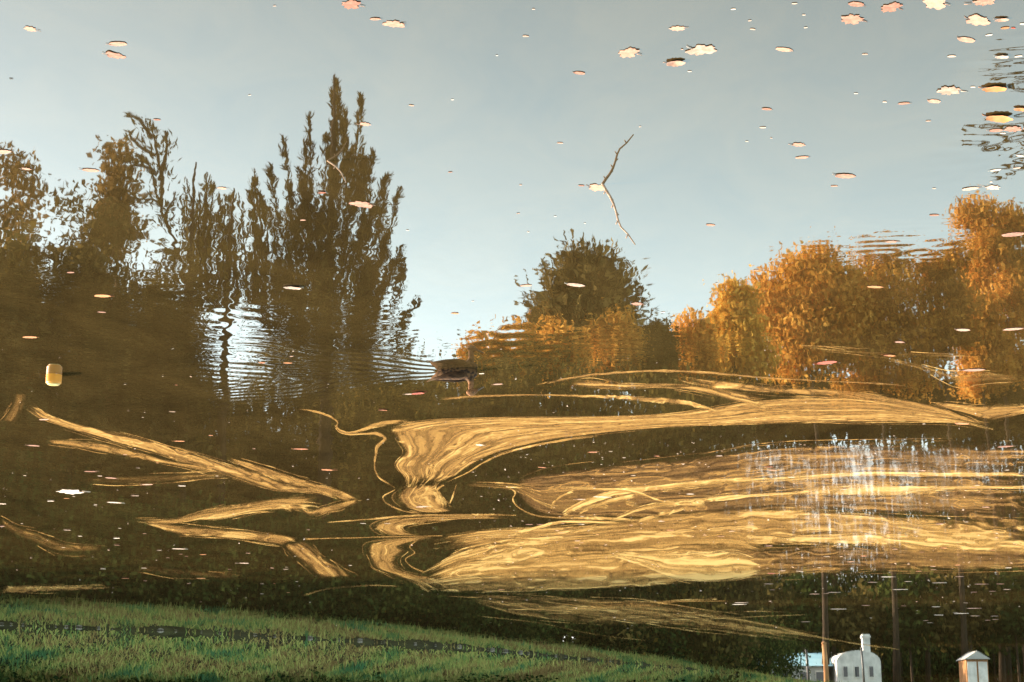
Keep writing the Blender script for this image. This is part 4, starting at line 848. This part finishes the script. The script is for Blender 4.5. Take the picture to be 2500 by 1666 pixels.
BIG = [(75, 71, 36, 'P', 'oak', 'pale curled leaf nearest the upper left corner'), (289, 107, 44, 'P', 'oval', 'upper of two pale leaves close together at upper left'), (282, 135, 48, 'P', 'maple', 'lower of two pale leaves close together at upper left'),
 (857, 10, 54, 'P', 'maple', 'large pale leaf cut by the top edge left of centre'), (917, 46, 26, 'P', 'oval', 'small pink oval leaf beside a larger pale leaf near top'), (960, 58, 48, 'P', 'maple', 'pale lobed leaf beside small pink oval leaf near top'),
 (893, 303, 34, 'P', 'oak', 'pale pink leaf right of the spiky tree tip'), (220, 415, 40, 'P', 'oval', 'pale oval leaf over the top of the dark tree reflection'), (8, 370, 42, 'P', 'oval', 'pale leaf cut by the left edge'), (66, 412, 28, 'P', 'oak', 'pale leaf over the thin tan tree at left edge'),
 (540, 459, 28, 'P', 'oak', 'pinkish leaf among the wispy tree tops'), (786, 469, 20, 'O', 'curl', 'small glowing orange leaf in the middle of the spiky tree'), (881, 498, 54, 'P', 'maple', 'large pale lobed leaf on the right side of the spiky tree'),
 (712, 700, 44, 'W', 'curl', 'bright bleached curled leaf low in the spiky tree reflection'), (252, 722, 40, 'O', 'oval', 'flat orange leaf on the dark tree reflection at left'), (249, 762, 20, 'P', 'oval', 'small pale leaf just below flat orange leaf at left'), (72, 823, 34, 'O', 'oval', 'orange leaf on dark water above the buoy'),
 (640, 885, 20, 'O', 'oak', 'left one of two orange leaves in the wake'), (702, 886, 22, 'O', 'oval', 'right one of two orange leaves in the wake'), (1110, 765, 24, 'O', 'oak', 'single small orange leaf on pale sky above the duck'),
 (1415, 178, 30, 'P', 'oval', 'faint pink leaf on sky above the upright twig'), (1367, 349, 16, 'W', 'oval', 'small round bleached leaf left of the dark twig reflection'), (1534, 128, 56, 'P', 'maple', 'pink lobed leaf left of the big orange maple leaf'), (1651, 69, 46, 'P', 'oak', 'pinkish leaf above the big orange maple leaf'),
 (1650, 151, 46, 'P', 'curl', 'pale leaf with orange tip just left below big maple leaf'), (1714, 122, 70, 'W', 'maple', 'big crinkled bright maple leaf at top right of centre'), (1913, 120, 44, 'P', 'oval', 'pink oval leaf right of the big maple leaf'), (1873, 266, 26, 'P', 'oval', 'small pink leaf on open sky between twig and right leaves'),
 (1862, 311, 16, 'W', 'oval', 'tiny white leaf just below small pink leaf on open sky'), (1952, 353, 42, 'P', 'oak', 'upper of two stacked leaves on sky right of the twig'), (1957, 384, 32, 'P', 'oval', 'lower of two stacked leaves on sky right of the twig'), (2062, 429, 52, 'P', 'oval', 'long thin pink leaf above the round orange tree'),
 (1734, 549, 24, 'P', 'oval', 'lone pale oval leaf above the gold tree'), (1420, 453, 16, 'P', 'oval', 'small pale leaf left of the twig base'), (1457, 458, 50, 'P', 'maple', 'pale pink leaf lying at the foot of the upright twig'),
 (2076, 46, 70, 'P', 'oak', 'large wrinkled pink leaf near the top, leftmost of the upper right group'), (2092, 10, 40, 'P', 'oval', 'thin pink leaf cut by the top edge above wrinkled pink leaf'), (2175, 17, 54, 'P', 'maple', 'two toned pink leaf at top between wrinkled leaf and corner'), (2282, 6, 64, 'P', 'maple', 'folded pale leaf cut by the top edge near upper right'),
 (2400, 3, 64, 'P', 'oak', 'pale leaf cut by the top edge nearest the upper right corner'), (2388, 50, 66, 'P', 'maple', 'large pink lobed leaf in the upper right corner group'), (2446, 46, 32, 'P', 'curl', 'small tan curled leaf touching large pink leaf at upper right'), (2360, 97, 50, 'P', 'oval', 'smooth pink oval leaf below the large pink leaf at upper right'),
 (2453, 68, 20, 'O', 'oval', 'small slanting orange leaf in the upper right corner'), (2474, 68, 12, 'R', 'oval', 'tiny red leaf in the upper right corner'), (2317, 222, 70, 'W', 'oak', 'big pale double leaf left of the orange curled leaves'), (2281, 247, 34, 'P', 'oval', 'pink leaf under the big pale double leaf'), (2208, 252, 28, 'P', 'oval', 'dim pink leaf left of the big pale double leaf'),
 (2428, 214, 58, 'O', 'curl', 'orange curled leaf standing up, upper of two at right edge'), (2436, 285, 66, 'O', 'curl', 'orange and pale folded leaf, lower of two at right edge'), (2490, 265, 32, 'O', 'curl', 'orange leaf cut by the right edge beside folded leaf'), (2430, 318, 32, 'P', 'oval', 'dull pink leaf below the folded orange leaf'), (2475, 315, 52, 'P', 'oak', 'pink leaves cluster at right edge below folded leaf'),
 (2446, 137, 32, 'W', 'curl', 'pale raised leaf on the dark branch reflection at upper right'), (2430, 415, 26, 'W', 'oval', 'bleached leaf on the lower dark branch reflection'), (2370, 460, 40, 'W', 'oval', 'left of two pale leaves above the tall orange tree'), (2425, 458, 48, 'W', 'oak', 'right of two pale leaves above the tall orange tree'),
 (2280, 525, 24, 'P', 'oval', 'pale leaf on sky left of the tall orange tree'), (2472, 572, 54, 'P', 'oval', 'long pale leaf on the tall orange tree reflection'), (2174, 590, 36, 'P', 'oak', 'pale leaf at the top of the brown crowned tree'), (2135, 700, 40, 'O', 'oval', 'orange leaf pair on the dark middle of brown crowned tree'),
 (1404, 695, 48, 'W', 'oval', 'long bleached leaf across the conifer reflection'), (1556, 742, 38, 'P', 'oak', 'pale leaf on the right edge of the conifer'), (1283, 697, 30, 'P', 'oval', 'faint pale leaf on sky left of the conifer'), (2350, 805, 36, 'P', 'oval', 'pink leaf low on the orange tree gap at right'), (2475, 803, 46, 'P', 'oval', 'pale leaf low on the tall orange tree'),
 (2020, 885, 50, 'R', 'oval', 'reddish leaf pair under the round orange tree'), (2170, 866, 30, 'O', 'curl', 'orange upturned leaf under the brown crowned tree'), (2197, 835, 26, 'P', 'oval', 'pinkish flat leaf above the orange upturned leaf'), (2375, 903, 52, 'P', 'oval', 'wide pale leaf on dark water at right below orange trees'),
 (1021, 958, 36, 'R', 'curl', 'bright red maple leaf just below the duck'), (1000, 962, 26, 'W', 'oval', 'white sliver leaf touching the red maple leaf'), (1216, 938, 26, 'P', 'oval', 'pale leaf right of the duck'), (1176, 912, 14, 'W', 'oval', 'tiny white leaf at the breast of the duck'),
 (108, 1024, 26, 'P', 'oval', 'pink leaf on the start of the left scum arm'), (82, 1088, 30, 'P', 'oval', 'bright pink leaf left of the second scum arm'), (437, 1077, 26, 'O', 'oval', 'orange leaf above the left scum arm'), (735, 1096, 36, 'O', 'oval', 'orange leaf on dark water under the thin squiggle'), (800, 1147, 36, 'O', 'oak', 'orange leaf between left scum arm and big fan'),
 (222, 1151, 30, 'P', 'oval', 'pink flat leaf below second scum arm, leftmost of three'), (272, 1167, 28, 'P', 'oval', 'pink flat leaf below second scum arm, middle of three'), (360, 1183, 28, 'P', 'oval', 'pink flat leaf below second scum arm, rightmost of three'), (170, 1200, 72, 'W', 'maple', 'glaring white maple leaf at lower left'), (281, 1227, 36, 'W', 'oval', 'long white leaf right of the glaring maple leaf'),
 (443, 1185, 20, 'W', 'curl', 'bright round leaf above the return scum arm'), (330, 1209, 20, 'W', 'curl', 'bright round leaf right of the long white leaf row'), (437, 1340, 32, 'W', 'oval', 'long white sliver on the shaded water at lower left'), (594, 1375, 30, 'W', 'oak', 'white bow shaped leaf on dark water at lower left'), (490, 1412, 22, 'O', 'oval', 'orange leaf on the dull scum at lower left'),
 (306, 1411, 18, 'O', 'curl', 'glowing orange leaf above the orange strip at lower left'), (1030, 1237, 32, 'W', 'maple', 'pale leaf on the waist of the golden scum'), (1170, 1086, 28, 'W', 'oak', 'pale leaf in the middle of the golden fan'), (1445, 1104, 28, 'O', 'oak', 'orange leaf on dark water right of the golden fan'), (945, 1277, 16, 'W', 'curl', 'white leaf on the scum crescent'),
 (1418, 1219, 28, 'W', 'oak', 'left of two white leaves on bright scum curls'), (1469, 1213, 42, 'W', 'oval', 'right of two white leaves on bright scum curls'), (1225, 1440, 20, 'O', 'oak', 'small orange leaf at the shade edge'), (2295, 1278, 20, 'P', 'curl', 'upright pink leaf on broad golden scum at right'), (1885, 1400, 30, 'R', 'oak', 'reddish leaf at the shade edge on the right'), (2350, 1034, 40, 'O', 'oval', 'long pink orange leaf at the right end of the scum band'), (2455, 1090, 34, 'P', 'oval', 'pink leaf near right edge on dark water below the scum band')]
for b in BIG: leaf(*b)
GS = 'small leaves scattered over the pond'
L1, L2, L3, L4 = 'small pale leaf floating on the open sky reflection', 'small bleached leaf scrap floating on the dark left water', 'small leaf scrap caught in the golden scum', 'thin pale leaf floating in the shade on the far right water'
SMALL1 = [(28, 192, 10, 'D'), (384, 292, 18, 'P'), (1284, 88, 16, 'W'), (1004, 257, 14, 'P'), (610, 232, 8, 'W'), (670, 14, 8, 'W'), (740, 537, 14, 'P'), (173, 665, 18, 'P'), (1303, 22, 8, 'W'), (1213, 135, 7, 'W'), (1105, 243, 8, 'W'), (1271, 451, 10, 'W'), (1265, 521, 10, 'W'), (1355, 528, 9, 'W'), (1428, 545, 7, 'W'), (1290, 566, 8, 'W'), (1100, 420, 12, 'P'),
 (1838, 71, 14, 'W'), (1790, 22, 12, 'W'), (1830, 50, 9, 'W'), (1940, 8, 14, 'W'), (1962, 36, 9, 'W'), (1967, 67, 9, 'W'), (1666, 120, 9, 'W'), (1684, 174, 10, 'W'), (2112, 132, 14, 'W'), (2090, 228, 10, 'W'), (2160, 249, 13, 'W'), (2267, 295, 13, 'W'), (2324, 137, 20, 'W'), (2487, 137, 18, 'W'), (2414, 85, 16, 'W'), (2497, 58, 16, 'W'), (2448, 325, 14, 'W'), (2490, 380, 20, 'W'), (2482, 410, 18, 'W'), (2420, 444, 10, 'W'), (2281, 460, 10, 'W'), (2036, 454, 18, 'P'), (1824, 345, 8, 'W'), (1883, 337, 8, 'W'), (1847, 659, 14, 'W'), (1750, 691, 8, 'W'), (1618, 762, 12, 'W'), (1155, 735, 8, 'W'), (995, 562, 10, 'W'), (2375, 212, 12, 'W'), (1563, 309, 7, 'W'), (2256, 1035, 10, 'W')]
for q in SMALL1: leaf(*q, random.choice(('oval', 'oval', 'oak')), L1, None, GS)
SMALL2 = [(420, 1005, 16), (514, 1063, 14), (124, 1222, 18), (163, 1217, 14), (5, 1230, 22), (233, 1232, 10), (163, 1293, 18), (195, 1309, 14), (284, 1313, 18), (285, 1330, 16), (3, 1284, 16), (389, 1343, 12), (496, 1354, 18), (605, 1350, 12), (665, 1387, 13), (697, 1390, 13), (251, 1388, 14), (351, 1387, 14), (354, 1418, 12), (887, 1277, 14), (752, 1293, 9), (243, 1162, 14), (337, 1142, 10), (385, 1130, 10), (305, 1110, 11), (430, 940, 8), (620, 1095, 8), (530, 1162, 8), (60, 1161, 10), (442, 1353, 10), (410, 1362, 9), (455, 1358, 9), (155, 1337, 9), (640, 1450, 10), (704, 1447, 10), (720, 1358, 7), (293, 1290, 9), (353, 1303, 9), (935, 1000, 22), (712, 870, 10), (700, 1385, 8), (725, 1420, 8), (670, 1425, 7), (855, 1380, 9), (640, 1425, 9), (560, 1390, 9), (460, 1425, 9), (180, 1212, 9), (1150, 1130, 10), (1250, 1190, 9)]
for a, b, c in SMALL2: leaf(a, b, c, random.choice('WWPO'), random.choice(('oval', 'oak', 'curl')), L2, None, GS)
for i in range(62):
    x = random.uniform(1280, 2490); y = random.uniform(1100, 1400) if random.random() < 0.6 else random.uniform(1330, 1400)
    if x < 1850 and y > 1330: y -= 60
    leaf(x, y, random.uniform(9, 22), random.choice('PPOWW'), random.choice(('oval', 'oak', 'curl')), L3, None, GS)
for i in range(34):
    x = random.uniform(1800, 2490); y = random.uniform(1405, 1530)
    leaf(x, y, random.uniform(16, 34) if i % 2 else random.uniform(12, 25), random.choice('WWP'), 'oval', L4, 0.0, GS)
# the finest debris, too fine to count
n = 1500; dx = rng.uniform(0, 2500, n); dy = np.where(rng.uniform(0, 1, n) < 0.55, rng.uniform(1080, 1480, n), rng.uniform(850, 1540, n)); kx = np.where(dy > 1080, rng.uniform(0, 1, n) < (0.15 + 0.85 * (dx > 1150)), rng.uniform(0, 1, n) < 0.3); dx, dy = dx[kx], dy[kx]
C = np.array([list(W(a, b, 0.009)) for a, b in zip(dx, dy)]); Sz = np.array([PXM(a, b) for a, b in zip(dx, dy)]) * rng.uniform(2, 6, len(dx)); an = rng.uniform(0, np.pi, len(dx))
a = np.stack([np.cos(an), np.sin(an), rng.normal(0, 0.15, len(dx))], 1) * Sz[:, None] * 0.7; b = np.stack([-np.sin(an), np.cos(an), rng.normal(0, 0.15, len(dx))], 1) * Sz[:, None] * 0.4
dm = np_mesh('debris', np.stack([C - a, C + b, C + a, C - b], 1).reshape(-1, 3), np.arange(len(dx) * 4).reshape(-1, 4))
tag(link('leaf_debris', dm, mat=FC['W']), 'fine pale crumbs of leaf scattered on the water and scum', 'debris', kind='stuff')
